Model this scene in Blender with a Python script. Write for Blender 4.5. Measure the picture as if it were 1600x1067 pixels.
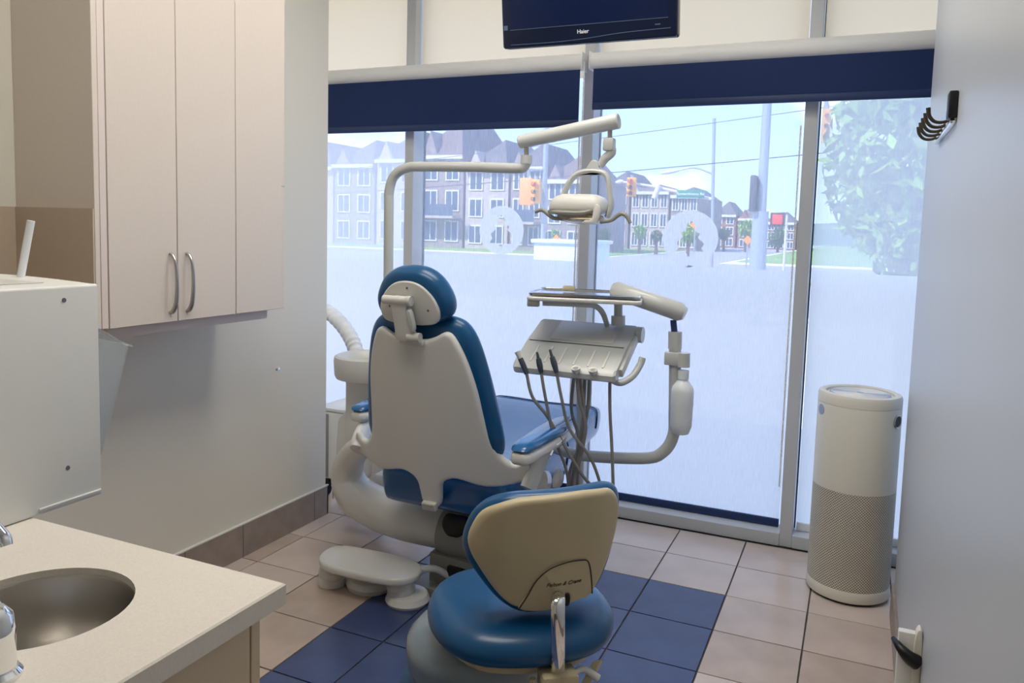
import bpy, bmesh, math, random
import numpy as np
from mathutils import Vector, Matrix

for o in list(bpy.data.objects): bpy.data.objects.remove(o)
scene = bpy.context.scene
COL = scene.collection

# ------------------------------------------------------------------ camera
F, CX, CY, CH = 1223.87, 800.0, 467.9, 1.5
YAW, PITCH, ROLL = (math.radians(a) for a in (-23.8305, 5.1391, -1.6183))
def cam_axes():
    cy, sy = math.cos(YAW), math.sin(YAW)
    f = np.array([sy*math.cos(PITCH), cy*math.cos(PITCH), -math.sin(PITCH)])
    r = np.array([cy, -sy, 0.0]); d = np.cross(f, r)
    cr, sr = math.cos(ROLL), math.sin(ROLL)
    return np.array([cr*r+sr*d, -sr*r+cr*d, f])
M3 = cam_axes(); CAM = np.array([0.0, 0.0, CH])
cd = bpy.data.cameras.new('camera'); cam = bpy.data.objects.new('camera', cd); COL.objects.link(cam)
cd.sensor_width = 36.0; cd.lens = F/1600.0*36.0
cd.shift_x = 0.0; cd.shift_y = (CY-533.5)/1600.0
cd.clip_start = 0.02; cd.clip_end = 500
R, D, Fw = M3
cam.matrix_world = Matrix(((R[0], -D[0], -Fw[0], 0), (R[1], -D[1], -Fw[1], 0), (R[2], -D[2], -Fw[2], CH), (0, 0, 0, 1)))
scene.camera = cam

# ------------------------------------------------------------------ exposure, sky, sun
vs = scene.view_settings
vs.view_transform = 'Standard'; vs.look = 'None'; vs.gamma = 1.0; vs.use_curve_mapping = False
vs.exposure = 0.52
SKY = 1.65
SUN = 4.6
PANEL = 7.2
w = bpy.data.worlds.new('sky'); scene.world = w; w.use_nodes = True
nt = w.node_tree; nt.nodes.clear()
def wn(t, **k):
    n = nt.nodes.new(t)
    for a, b in k.items(): setattr(n, a, b)
    return n
tc = wn('ShaderNodeTexCoord'); mp = wn('ShaderNodeMapping'); mp.inputs['Scale'].default_value = (1.0, 1.0, 2.6)
nz = wn('ShaderNodeTexNoise'); nz.inputs['Scale'].default_value = 3.4; nz.inputs['Detail'].default_value = 7; nz.inputs['Roughness'].default_value = .55
rc = wn('ShaderNodeValToRGB'); rc.color_ramp.elements[0].position = .52; rc.color_ramp.elements[1].position = .68
sp = wn('ShaderNodeSeparateXYZ'); gr = wn('ShaderNodeValToRGB')
gr.color_ramp.elements[0].position = .0; gr.color_ramp.elements[0].color = (.43, .585, .94, 1)
gr.color_ramp.elements[1].position = .55; gr.color_ramp.elements[1].color = (.28, .44, .88, 1)
mx = wn('ShaderNodeMix', data_type='RGBA'); mx.inputs['B'].default_value = (1.0, 1.0, 1.02, 1)
bg = wn('ShaderNodeBackground'); bg.inputs['Strength'].default_value = SKY
out = wn('ShaderNodeOutputWorld')
L = nt.links.new
L(tc.outputs['Generated'], mp.inputs['Vector']); L(mp.outputs['Vector'], nz.inputs['Vector']); L(nz.outputs['Fac'], rc.inputs['Fac'])
L(tc.outputs['Generated'], sp.inputs[0]); L(sp.outputs['Z'], gr.inputs['Fac'])
L(rc.outputs['Color'], mx.inputs['Factor']); L(gr.outputs['Color'], mx.inputs['A'])
L(mx.outputs['Result'], bg.inputs['Color']); L(bg.outputs[0], out.inputs[0])
sd = bpy.data.lights.new('sun', 'SUN'); sd.energy = SUN; sd.angle = .01; sd.color = (1, .95, .86)
so = bpy.data.objects.new('sun', sd); COL.objects.link(so)
so.rotation_euler = Vector((.45, .62, -.75)).to_track_quat('-Z', 'Y').to_euler()

# ------------------------------------------------------------------ pixel helpers (pixel + known plane -> point in the room)
def ray(x, y): return M3.T @ np.array([(x-CX)/F, (y-CY)/F, 1.0])
def onz(x, y, z=0.0): d = ray(x, y); return CAM + d*((z-CH)/d[2])
def ony(x, y, Y): d = ray(x, y); return CAM + d*(Y/d[1])
def onx(x, y, X): d = ray(x, y); return CAM + d*(X/d[0])
A = np.array

# ------------------------------------------------------------------ materials
def lin(c):
    return tuple(((v/255)/12.92 if v/255 <= .04045 else ((v/255+.055)/1.055)**2.4) for v in c) + (1,)
MATS = {}
def mat(name, rgb, rough=.5, metal=0.0, noise=0.0, nscale=20, bump=0.0, bscale=200, spec=.5, coat=0.0, sheen=0.0, trans=0.0, ior=1.45, stretch=None):
    m = bpy.data.materials.new(name); m.use_nodes = True; n = m.node_tree; b = n.nodes['Principled BSDF']
    b.inputs['Base Color'].default_value = lin(rgb); b.inputs['Roughness'].default_value = rough; b.inputs['Metallic'].default_value = metal
    b.inputs['Specular IOR Level'].default_value = spec; b.inputs['Coat Weight'].default_value = coat; b.inputs['Coat Roughness'].default_value = .08
    b.inputs['Transmission Weight'].default_value = trans; b.inputs['IOR'].default_value = ior
    t = n.nodes.new('ShaderNodeTexCoord'); src = t.outputs['Object']
    if stretch:
        mpn = n.nodes.new('ShaderNodeMapping'); mpn.inputs['Scale'].default_value = stretch; n.links.new(src, mpn.inputs['Vector']); src = mpn.outputs['Vector']
    if noise:
        z = n.nodes.new('ShaderNodeTexNoise'); z.inputs['Scale'].default_value = nscale; z.inputs['Detail'].default_value = 5
        n.links.new(src, z.inputs['Vector'])
        mr = n.nodes.new('ShaderNodeMapRange'); mr.inputs['From Min'].default_value = .3; mr.inputs['From Max'].default_value = .7
        mr.inputs['To Min'].default_value = 1-noise; mr.inputs['To Max'].default_value = 1+noise
        mu = n.nodes.new('ShaderNodeMix'); mu.data_type = 'RGBA'; mu.blend_type = 'MULTIPLY'; mu.inputs['Factor'].default_value = 1
        mu.inputs['A'].default_value = lin(rgb)
        n.links.new(z.outputs['Fac'], mr.inputs['Value']); n.links.new(mr.outputs[0], mu.inputs['B']); n.links.new(mu.outputs['Result'], b.inputs['Base Color'])
    if bump:
        z2 = n.nodes.new('ShaderNodeTexNoise'); z2.inputs['Scale'].default_value = bscale; z2.inputs['Detail'].default_value = 3
        n.links.new(src, z2.inputs['Vector'])
        bp = n.nodes.new('ShaderNodeBump'); bp.inputs['Strength'].default_value = bump; bp.inputs['Distance'].default_value = .002
        n.links.new(z2.outputs['Fac'], bp.inputs['Height']); n.links.new(bp.outputs[0], b.inputs['Normal'])
    MATS[name] = m; return m
def emit(name, rgb, s):
    m = bpy.data.materials.new(name); m.use_nodes = True; n = m.node_tree; n.nodes.clear()
    e = n.nodes.new('ShaderNodeEmission'); e.inputs[0].default_value = lin(rgb); e.inputs[1].default_value = s
    o = n.nodes.new('ShaderNodeOutputMaterial'); n.links.new(e.outputs[0], o.inputs[0]); MATS[name] = m; return m
def fabric_screen(name, rgb, open_fac, var=.12, trans_share=.6, stripes=(160, 160, 3), diff=None):
    """woven see-through cloth: part open, part light-passing thread"""
    m = bpy.data.materials.new(name); m.use_nodes = True; n = m.node_tree; n.nodes.clear()
    o = n.nodes.new('ShaderNodeOutputMaterial'); tr = n.nodes.new('ShaderNodeBsdfTransparent')
    df = n.nodes.new('ShaderNodeBsdfDiffuse'); tl = n.nodes.new('ShaderNodeBsdfTranslucent')
    df.inputs[0].default_value = lin(diff or rgb); tl.inputs[0].default_value = lin(rgb)
    m1 = n.nodes.new('ShaderNodeMixShader'); m1.inputs[0].default_value = trans_share
    n.links.new(df.outputs[0], m1.inputs[1]); n.links.new(tl.outputs[0], m1.inputs[2])
    m2 = n.nodes.new('ShaderNodeMixShader')
    t = n.nodes.new('ShaderNodeTexCoord'); mpn = n.nodes.new('ShaderNodeMapping'); mpn.inputs['Scale'].default_value = stripes
    z = n.nodes.new('ShaderNodeTexNoise'); z.inputs['Scale'].default_value = 1.0; z.inputs['Detail'].default_value = 2
    mr = n.nodes.new('ShaderNodeMapRange'); mr.inputs['From Min'].default_value = .3; mr.inputs['From Max'].default_value = .7
    mr.inputs['To Min'].default_value = open_fac-var; mr.inputs['To Max'].default_value = open_fac+var
    n.links.new(t.outputs['Object'], mpn.inputs[0]); n.links.new(mpn.outputs[0], z.inputs['Vector']); n.links.new(z.outputs['Fac'], mr.inputs['Value'])
    n.links.new(mr.outputs[0], m2.inputs[0]); n.links.new(m1.outputs[0], m2.inputs[1]); n.links.new(tr.outputs[0], m2.inputs[2])
    n.links.new(m2.outputs[0], o.inputs[0]); MATS[name] = m; return m
def clear_sheet(name, rgb=(245, 250, 255), gloss=.08, rough=.02, milky=0.0):
    m = bpy.data.materials.new(name); m.use_nodes = True; n = m.node_tree; n.nodes.clear()
    o = n.nodes.new('ShaderNodeOutputMaterial'); tr = n.nodes.new('ShaderNodeBsdfTransparent'); tr.inputs[0].default_value = lin(rgb)
    g = n.nodes.new('ShaderNodeBsdfGlossy'); g.inputs['Roughness'].default_value = rough
    fr = n.nodes.new('ShaderNodeLayerWeight'); fr.inputs[0].default_value = .12
    mr = n.nodes.new('ShaderNodeMapRange'); mr.inputs['To Min'].default_value = gloss*.4; mr.inputs['To Max'].default_value = min(1, gloss*6)
    mm = n.nodes.new('ShaderNodeMixShader'); n.links.new(fr.outputs['Fresnel'], mr.inputs['Value']); n.links.new(mr.outputs[0], mm.inputs[0])
    n.links.new(tr.outputs[0], mm.inputs[1]); n.links.new(g.outputs[0], mm.inputs[2]); last = mm
    if milky:
        d = n.nodes.new('ShaderNodeBsdfDiffuse'); d.inputs[0].default_value = lin((235, 238, 240)); m3 = n.nodes.new('ShaderNodeMixShader'); m3.inputs[0].default_value = milky
        n.links.new(mm.outputs[0], m3.inputs[1]); n.links.new(d.outputs[0], m3.inputs[2]); last = m3
    n.links.new(last.outputs[0], o.inputs[0]); MATS[name] = m; return m

mat('wall', (226, 221, 208), .55, bump=.06, bscale=350)
mat('wall_gloss', (190, 194, 198), .34, bump=.03, bscale=60, stretch=(1, 14, .6))
mat('ceiling', (235, 234, 228), .8)
mat('laminate', (222, 210, 198), .42, noise=.015, nscale=90)
mat('laminate_edge', (226, 212, 204), .4)
mat('shade_brown', (196, 178, 158), .5, noise=.02, nscale=40)  # browner tone that stands in for shade on wall and cabinet side
mat('counter', (228, 220, 208), .35, noise=.05, nscale=320)
mat('cab_base', (216, 197, 168), .45)
mat('steel', (200, 196, 190), .28, metal=1, bump=.04, bscale=120, stretch=(1, 1, .05))
mat('chrome', (235, 236, 238), .08, metal=1)
mat('nickel', (190, 186, 180), .3, metal=1)
mat('tile', (200, 183, 170), .22, noise=.10, nscale=5, bump=.05, bscale=40)
mat('tile_b', (188, 170, 156), .22, noise=.10, nscale=6, bump=.05, bscale=40)
mat('tile_c', (206, 190, 178), .20, noise=.09, nscale=4, bump=.05, bscale=40)
mat('tile_blue', (70, 84, 122), .26, noise=.10, nscale=7, bump=.06, bscale=60)
mat('tile_blue_b', (62, 76, 116), .26, noise=.10, nscale=6, bump=.06, bscale=60)
mat('grout', (92, 84, 80), .9)
mat('bb_tile', (150, 137, 128), .4, noise=.10, nscale=14, bump=.06, bscale=60)
mat('trim_white', (225, 224, 218), .5)
mat('mullion', (206, 209, 212), .38)
mat('gasket', (40, 46, 56), .6)
mat('navy', (20, 44, 92), .75, noise=.06, nscale=400)
mat('navy_bar', (34, 56, 100), .5)
mat('tube_white', (240, 240, 238), .45)
mat('tv_black', (10, 22, 48), .18, spec=.5)
mat('tv_screen', (4, 20, 54), .08, spec=.6)
mat('tv_line', (80, 98, 130), .3)
mat('white_paint', (238, 240, 242), .4)
mat('shell', (220, 219, 213), .28, coat=.3)
mat('shell_grey', (210, 209, 203), .35)
mat('arm_grey', (196, 199, 197), .3, coat=.2)
mat('blue_vinyl', (13, 80, 128), .33, bump=.05, bscale=240, noise=.03, nscale=12, coat=.12)
mat('blue_light', (22, 94, 152), .24, bump=.05, bscale=240, coat=.5)
mat('piping', (12, 40, 78), .5)
mat('beige', (196, 182, 148), .38, noise=.02, nscale=30)
mat('beige_dk', (60, 52, 40), .6)
mat('grey_cast', (150, 150, 142), .38)
mat('dark', (28, 28, 32), .5)
mat('black', (12, 13, 18), .4)
mat('dull_blue', (128, 142, 152), .25, coat=.4)
mat('hose', (140, 138, 134), .45)
mat('hand_steel', (92, 100, 112), .3, metal=.6)
mat('bottle', (226, 232, 236), .35, spec=.4)
mat('white_box', (228, 228, 224), .42)
mat('screw', (110, 114, 124), .4, metal=.5)
mat('steel_bright', (214, 214, 212), .18, metal=1)
mat('purifier', (226, 222, 208), .45)
mat('lens', (150, 160, 178), .12, coat=.5)
mat('reflector', (176, 160, 134), .25, metal=.4)
mat('purple', (44, 34, 110), .5)
mat('badge', (150, 168, 196), .4)
mat('white_print', (225, 228, 232), .5)
mat('ink', (60, 50, 38), .6)
emit('lamp_diffuser', (255, 249, 239), PANEL)
clear_sheet('glass', gloss=.05)
clear_sheet('acrylic', (246, 248, 249), gloss=.10, rough=.06, milky=.16)
fabric_screen('screen_blue', (238, 238, 244), .60, .06, .75, (330, 1, 14))
fabric_screen('screen_white', (252, 251, 250), .34, .03, .8, (330, 1, 14))
fabric_screen('cream_shade', (250, 224, 184), .0, .0, .78, (90, 1, 90))
fabric_screen('frost', (248, 242, 232), .06, .02, .85, (30, 1, 30))

# perforated lower skin of the purifier: small dark holes on a diagonal grid
def perforated():
    m = mat('perforated', (226, 222, 208), .45); n = m.node_tree; b = n.nodes['Principled BSDF']
    t = n.nodes.new('ShaderNodeTexCoord'); s = n.nodes.new('ShaderNodeSeparateXYZ'); n.links.new(t.outputs['Object'], s.inputs[0])
    def mth(op, a, bb=None, c=None):
        k = n.nodes.new('ShaderNodeMath'); k.operation = op
        for i, v in enumerate((a, bb, c)):
            if v is None: continue
            if isinstance(v, (int, float)): k.inputs[i].default_value = v
            else: n.links.new(v, k.inputs[i])
        return k.outputs[0]
    ang = mth('MULTIPLY', mth('ARCTAN2', s.outputs['Y'], s.outputs['X']), 88/6.2831853*3.14159265)
    zz = mth('MULTIPLY', s.outputs['Z'], 88*3.14159265/(6.2831853*.163)*1.0)
    u = mth('SINE', mth('ADD', ang, zz)); v = mth('SINE', mth('SUBTRACT', ang, zz))
    h = mth('MULTIPLY', mth('ABSOLUTE', u), mth('ABSOLUTE', v))
    g = mth('GREATER_THAN', h, .42)
    mxn = n.nodes.new('ShaderNodeMix'); mxn.data_type = 'RGBA'; mxn.inputs['A'].default_value = lin((226, 222, 208)); mxn.inputs['B'].default_value = lin((138, 124, 106))
    n.links.new(g, mxn.inputs['Factor']); n.links.new(mxn.outputs['Result'], b.inputs['Base Color'])
    bp = n.nodes.new('ShaderNodeBump'); bp.invert = True; bp.inputs['Distance'].default_value = .002; n.links.new(h, bp.inputs['Height']); n.links.new(bp.outputs[0], b.inputs['Normal'])
perforated()

# ------------------------------------------------------------------ mesh helpers
def unit(v): v = np.asarray(v, float); return v/np.linalg.norm(v)
def new(): return bmesh.new()
def addmesh(bm, vs_, fs):
    vv = [bm.verts.new(tuple(float(c) for c in v)) for v in vs_]
    for f in fs:
        try: bm.faces.new([vv[i] for i in f])
        except ValueError: pass
    return vv
def obox(bm, c, ax, half, bev=0, seg=2):
    c = A(c, float); ax = [unit(a) for a in ax]; b2 = bmesh.new()
    vs_ = [c+ax[0]*half[0]*sx+ax[1]*half[1]*sy+ax[2]*half[2]*sz for sx in (-1, 1) for sy in (-1, 1) for sz in (-1, 1)]
    addmesh(b2, vs_, [(0, 1, 3, 2), (4, 6, 7, 5), (0, 4, 5, 1), (2, 3, 7, 6), (0, 2, 6, 4), (1, 5, 7, 3)])
    if bev:
        bmesh.ops.bevel(b2, geom=list(b2.edges), offset=min(bev, min(half)*.95), segments=seg, profile=.5, affect='EDGES')
    merge(bm, b2)
def merge(bm, b2):
    b2.verts.index_update()
    vv = [bm.verts.new(v.co) for v in b2.verts]
    for f in b2.faces:
        try: bm.faces.new([vv[v.index] for v in f.verts])
        except ValueError: pass
    b2.free()
def box(bm, x0, x1, y0, y1, z0, z1, bev=0, seg=2):
    obox(bm, ((x0+x1)/2, (y0+y1)/2, (z0+z1)/2), ((1, 0, 0), (0, 1, 0), (0, 0, 1)), (abs(x1-x0)/2, abs(y1-y0)/2, abs(z1-z0)/2), bev, seg)
def sheet(x0, x1, y, z0, z1):
    bm = new(); addmesh(bm, [(x0, y, z0), (x1, y, z0), (x1, y, z1), (x0, y, z1)], [(0, 1, 2, 3)]); return bm
def bxm(*a, **k): bm = new(); box(bm, *a, **k); return bm
def obx(*a, **k): bm = new(); obox(bm, *a, **k); return bm
def catmull(pts, n=6, closed=False):
    P = [A(p, float) for p in pts]; N = len(P); outp = []
    rng = range(N) if closed else range(N-1)
    for i in rng:
        p1, p2 = P[i], P[(i+1) % N]
        p0 = P[(i-1) % N] if (closed or i > 0) else 2*p1-p2
        p3 = P[(i+2) % N] if (closed or i+2 < N) else 2*p2-p1
        for k in range(n):
            t = k/n
            outp.append(.5*((2*p1)+(-p0+p2)*t+(2*p0-5*p1+4*p2-p3)*t*t+(-p0+3*p1-3*p2+p3)*t**3))
    if not closed: outp.append(P[-1])
    return outp
def tube(bm, pts, r, seg=12, n=0, caps=True, flat=None):
    """swept round bar; r scalar or list; flat = (scale along ref, ref axis)"""
    P = [A(p, float) for p in pts]; rs = list(r) if hasattr(r, '__len__') else [r]*len(P)
    if n:
        P2 = catmull(P, n); R2 = [x[0] for x in catmull([A([q]) for q in rs], n)]; P, rs = P2, R2
    T = [unit(P[min(i+1, len(P)-1)]-P[max(i-1, 0)]) for i in range(len(P))]
    ref = A([0, 0, 1.0]) if flat is None else A(flat[1], float)
    if flat is None and abs(T[0] @ ref) > .9: ref = A([1.0, 0, 0])
    U = unit(ref-T[0]*(ref @ T[0])); rings = []
    for i, p in enumerate(P):
        if flat is not None: U = unit(ref-T[i]*(ref @ T[i]))
        else: U = unit(U-T[i]*(U @ T[i]))
        V = np.cross(T[i], U); k = flat[0] if flat else 1.0
        rings.append([bm.verts.new(tuple(p+(U*k*math.cos(a)+V*math.sin(a))*rs[i])) for a in [2*math.pi*j/seg for j in range(seg)]])
    for a, b in zip(rings, rings[1:]):
        for j in range(seg): bm.faces.new((a[j], a[(j+1) % seg], b[(j+1) % seg], b[j]))
    if caps: bm.faces.new(rings[0][::-1]); bm.faces.new(rings[-1])
def tb(*a, **k): bm = new(); tube(bm, *a, **k); return bm
def lathe(bm, prof, c=(0, 0, 0), seg=24, axis=(0, 0, 1), sq=(1, 1)):
    ax = unit(axis); ref = A([1.0, 0, 0]) if abs(ax[0]) < .9 else A([0, 1.0, 0])
    U = unit(ref-ax*(ref @ ax)); V = np.cross(ax, U); c = A(c, float); rings = []
    for r, z in prof:
        if r < 1e-6: rings.append([bm.verts.new(tuple(c+ax*z))])
        else: rings.append([bm.verts.new(tuple(c+ax*z+(U*math.cos(t)*sq[0]+V*math.sin(t)*sq[1])*r)) for t in [2*math.pi*j/seg for j in range(seg)]])
    for a, b in zip(rings, rings[1:]):
        for j in range(seg):
            k = (j+1) % seg
            if len(a) == 1 and len(b) == 1: continue
            if len(a) == 1: bm.faces.new((a[0], b[j], b[k]))
            elif len(b) == 1: bm.faces.new((a[j], a[k], b[0]))
            else: bm.faces.new((a[j], a[k], b[k], b[j]))
def lth(*a, **k): bm = new(); lathe(bm, *a, **k); return bm
def area2(o): return sum(o[i][0]*o[(i+1) % len(o)][1]-o[(i+1) % len(o)][0]*o[i][1] for i in range(len(o)))/2
def inset(o, d):
    s = 1 if area2(o) > 0 else -1; N = len(o); res = []
    for i in range(N):
        t = A(o[(i+1) % N])-A(o[i-1]); t = t/(np.linalg.norm(t)+1e-9); res.append(A(o[i])-A([t[1], -t[0]])*s*d)
    return res
def to3(fr, p, w_=0): return fr[0]+fr[1]*p[0]+fr[2]*p[1]+fr[3]*w_
def plate(bm, o, fr, t, r, seg=3, bend=None, cell=.018):
    """slab with outline o in frame (O,U,V,W), thickness t along W, rounded edges r; bend bows it along W"""
    rings = []
    for k in range(seg+1):
        a = math.pi/2*k/seg; rings.append((r*(1-math.sin(a)), r*(1-math.cos(a))))
    seq = [(i, w_) for i, w_ in rings]+[(i, t-w_) for i, w_ in rings[::-1]]
    b2 = bmesh.new(); rr = []
    for ins, w_ in seq:
        rr.append([b2.verts.new((p[0], p[1], w_)) for p in inset(o, ins)])
    N = len(o)
    for a, b in zip(rr, rr[1:]):
        for j in range(N): b2.faces.new((a[j], a[(j+1) % N], b[(j+1) % N], b[j]))
    if not bend:
        b2.faces.new(rr[0][::-1]); b2.faces.new(rr[-1])
    else:
        from mathutils.geometry import delaunay_2d_cdt
        oi = [(v.co.x, v.co.y) for v in rr[0]]
        x_0, x_1 = min(p[0] for p in oi), max(p[0] for p in oi); y_0, y_1 = min(p[1] for p in oi), max(p[1] for p in oi)
        def inside(x, y):
            c = False
            for k in range(N):
                (ax, ay), (bx, by) = oi[k], oi[k-1]
                if (ay > y) != (by > y) and x < (bx-ax)*(y-ay)/(by-ay)+ax: c = not c
            return c and min((x-p[0])**2+(y-p[1])**2 for p in oi) > (cell*.45)**2
        gp = [(x, y) for x in np.arange(x_0, x_1, cell) for y in np.arange(y_0, y_1, cell) if inside(x, y)]
        V2, E2, F2 = delaunay_2d_cdt([Vector(p) for p in oi+gp], [(k, (k+1) % N) for k in range(N)], [], 1, 1e-7)[:3]
        for ring, flip in ((rr[0], True), (rr[-1], False)):
            z_ = ring[0].co.z; mp_ = []
            for q in V2:
                k = min(range(N), key=lambda m_: (oi[m_][0]-q[0])**2+(oi[m_][1]-q[1])**2)
                mp_.append(ring[k] if (oi[k][0]-q[0])**2+(oi[k][1]-q[1])**2 < 1e-9 else b2.verts.new((q[0], q[1], z_)))
            for f in F2:
                vv_ = [mp_[a] for a in f]
                try: b2.faces.new(vv_[::-1] if flip else vv_)
                except ValueError: pass
    for v in b2.verts: v.co = Vector(tuple(to3(fr, (v.co.x, v.co.y), v.co.z+(bend((v.co.x, v.co.y)) if bend else 0))))
    merge(bm, b2)
def plt_(*a, **k): bm = new(); plate(bm, *a, **k); return bm
def pillow(bm, o, fr, t0, t1, rings=10, pw=.35, bend=None, lean=None):
    """stuffed pad with outline o, from w=-t0 to w=t1"""
    c = A([0.0, 0.0])
    for p in o: c = c+A(p)/len(o)
    rr = []
    for k in range(rings+1):
        th = -math.pi/2+math.pi*k/rings; s = max(math.cos(th), 0)**pw; w_ = math.sin(th)*(t1 if th > 0 else t0)
        if s < 1e-3: s = 0
        pts = [c+(A(p)-c)*s for p in o] if s else [c]
        rr.append([bm.verts.new(tuple(to3(fr, p, w_+(bend(p) if bend else 0)))) for p in pts])
    N = len(o)
    for a, b in zip(rr, rr[1:]):
        for j in range(N):
            k = (j+1) % N
            if len(a) == 1: bm.faces.new((a[0], b[j], b[k]))
            elif len(b) == 1: bm.faces.new((a[j], a[k], b[0]))
            else: bm.faces.new((a[j], a[k], b[k], b[j]))
def pil(*a, **k): bm = new(); pillow(bm, *a, **k); return bm
def loft(bm, secs, caps=True):
    rr = [[bm.verts.new(tuple(float(c) for c in p)) for p in s] for s in secs]; N = len(secs[0])
    for a, b in zip(rr, rr[1:]):
        for j in range(N): bm.faces.new((a[j], a[(j+1) % N], b[(j+1) % N], b[j]))
    if caps: bm.faces.new(rr[0][::-1]); bm.faces.new(rr[-1])
def rrect(w2, h2, r, n=4):
    o = []
    for cx, cy, a0 in ((w2-r, h2-r, 0), (-w2+r, h2-r, 90), (-w2+r, -h2+r, 180), (w2-r, -h2+r, 270)):
        for k in range(n+1):
            a = math.radians(a0+90*k/n); o.append((cx+r*math.cos(a), cy+r*math.sin(a)))
    return o
def finish(bm, angle=38):
    bmesh.ops.recalc_face_normals(bm, faces=list(bm.faces))
    lim = math.radians(angle)
    for f in bm.faces: f.smooth = True
    for e in bm.edges:
        if len(e.link_faces) == 2 and e.calc_face_angle(0) > lim: e.smooth = False
def link(name, bm, m, loc=(0, 0, 0), parent=None, angle=38, subsurf=0):
    finish(bm, angle); me = bpy.data.meshes.new(name); bm.to_mesh(me); bm.free()
    me.transform(Matrix.Translation(-Vector(tuple(float(c) for c in loc))))
    o = bpy.data.objects.new(name, me); COL.objects.link(o)
    me.materials.append(MATS[m])
    if parent: o.parent = parent
    else: o.location = tuple(float(c) for c in loc)
    if subsurf:
        s = o.modifiers.new('s', 'SUBSURF'); s.levels = subsurf; s.render_levels = subsurf
    return o
class Thing:
    def __init__(self, name, label, cat, base, group=None, kind=None):
        self.base = tuple(float(c) for c in base)
        self.o = bpy.data.objects.new(name, None); COL.objects.link(self.o); self.o.location = self.base; self.o.empty_display_size = .05
        if kind: self.o['kind'] = kind
        if label: self.o['label'] = label
        if cat: self.o['category'] = cat
        if group: self.o['group'] = group
    def part(self, name, bm, m, parent=None, label=None, **k):
        p = link(name, bm, m, self.base, parent or self.o, **k)
        if label: p['label'] = label
        return p
    def share(self, src, name, offset, parent=None, m=None):
        p = src.copy(); p.name = name; COL.objects.link(p); p.parent = parent or self.o; p.location = offset; return p
def single(name, bm, m, label, cat, group=None, base=(0, 0, 0), kind=None, **k):
    o = link(name, bm, m, base, **k)
    if label: o['label'] = label
    if cat: o['category'] = cat
    if group: o['group'] = group
    if kind: o['kind'] = kind
    return o
def struct(name, bm, m, **k): return single(name, bm, m, None, None, kind='structure', **k)
def textmesh(s, size, shear=0.0, extrude=.0006):
    cu = bpy.data.curves.new('t', 'FONT'); cu.body = s; cu.size = size; cu.shear = shear; cu.extrude = extrude; cu.align_x = 'CENTER'; cu.align_y = 'CENTER'
    ob = bpy.data.objects.new('t', cu); COL.objects.link(ob); dg = bpy.context.evaluated_depsgraph_get(); dg.update()
    me = ob.evaluated_get(dg).to_mesh(); bm = bmesh.new(); bm.from_mesh(me); ob.evaluated_get(dg).to_mesh_clear()
    bpy.data.objects.remove(ob); bpy.data.curves.remove(cu); return bm
def place(bm, fr):
    for v in bm.verts: v.co = Vector(tuple(to3(fr, (v.co.x, v.co.y), v.co.z)))
    return bm
X_, Y_, Z_ = A([1., 0, 0]), A([0, 1., 0]), A([0, 0, 1.])

# ================================================================== THE ROOM
XL, XR, YW = -2.455, .208, 3.92
YLE, YRE, YB, ZC = 3.235, 3.40, -1.3, 3.0
floor = struct('floor', bxm(-4.2, 1.6, YB, 4.06, -.12, -.006), 'grout')
xs = [.54, .211, -.104, -.425, -.75, -1.12, -1.49, -1.722, -2.04, -2.36, -2.68, -3.0, -3.32]
ys = [3.9, 3.582, 3.262, 2.945, 2.627, 2.306, 1.984, 1.663, 1.342, 1.02, .70, .38]
random.seed(3)
for i in range(len(xs)-1):
    for j in range(len(ys)-1):
        x1, x0, y1, y0 = xs[i], xs[i+1], ys[j], ys[j+1]
        if x1 <= XL-.2 and y1 < 3.2: continue
        if x0 >= XR and y1 < 3.3: continue
        g = .0028; blue = (-1.73 < x0 and x1 <= -.42) and y1 < 3.27
        m = random.choice(('tile_blue', 'tile_blue_b')) if blue else random.choice(('tile', 'tile_b', 'tile_c'))
        z = random.uniform(-.0004, .0004)
        t = link('tile', bxm(x0+g, x1-g, y0+g, y1-g, -.0055, z, bev=.0012, seg=1), m, ((x0+x1)/2, (y0+y1)/2, 0)); t.parent = floor
struct('ceiling', bxm(-4.2, 1.6, YB, 4.3, ZC, ZC+.15), 'ceiling')
wl = struct('wall_left', bxm(XL-.13, XL, YB, YLE, 0, ZC), 'wall')
wr = struct('wall_right', bxm(XR, XR+.12, YB, YRE, 0, ZC), 'wall_gloss')
struct('wall_back', bxm(-4.2, 1.6, YB-.12, YB, 0, ZC), 'wall')
struct('wall_outer_left', bxm(-4.32, -4.2, YB-.12, 4.06, 0, ZC), 'wall')
struct('wall_outer_right', bxm(1.6, 1.72, YB-.12, 4.06, 0, ZC), 'wall')
# baseboards: rows of ceramic pieces under a pale cap bead
bbl = struct('baseboard_left', bxm(XL, XL+.012, .2, YLE+.012, .150, .156), 'trim_white')
yy = [YLE+.012, 3.135, 2.632, 2.301, 1.97, 1.64, 1.31, .98, .65, .3]
for a, b in zip(yy, yy[1:]):
    t = link('tile', bxm(XL, XL+.011, b+.0015, a-.0015, 0, .150, bev=.001, seg=1), 'bb_tile', (XL, (a+b)/2, .07)); t.parent = bbl
t = link('tile', bxm(XL-.13, XL+.011, YLE, YLE+.011, 0, .150, bev=.001, seg=1), 'bb_tile', (XL-.06, YLE, .07)); t.parent = bbl
bbr = struct('baseboard_right', bxm(XR-.012, XR, .3, YRE, .125, .130), 'bb_tile')
yy = [YRE, 3.07, 2.75, 2.42, 2.09, 1.76, 1.43, 1.1, .77, .44]
for a, b in zip(yy, yy[1:]):
    t = link('tile', bxm(XR-.011, XR, b+.0015, a-.0015, 0, .125, bev=.001, seg=1), 'bb_tile', (XR, (a+b)/2, .06)); t.parent = bbr

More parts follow.
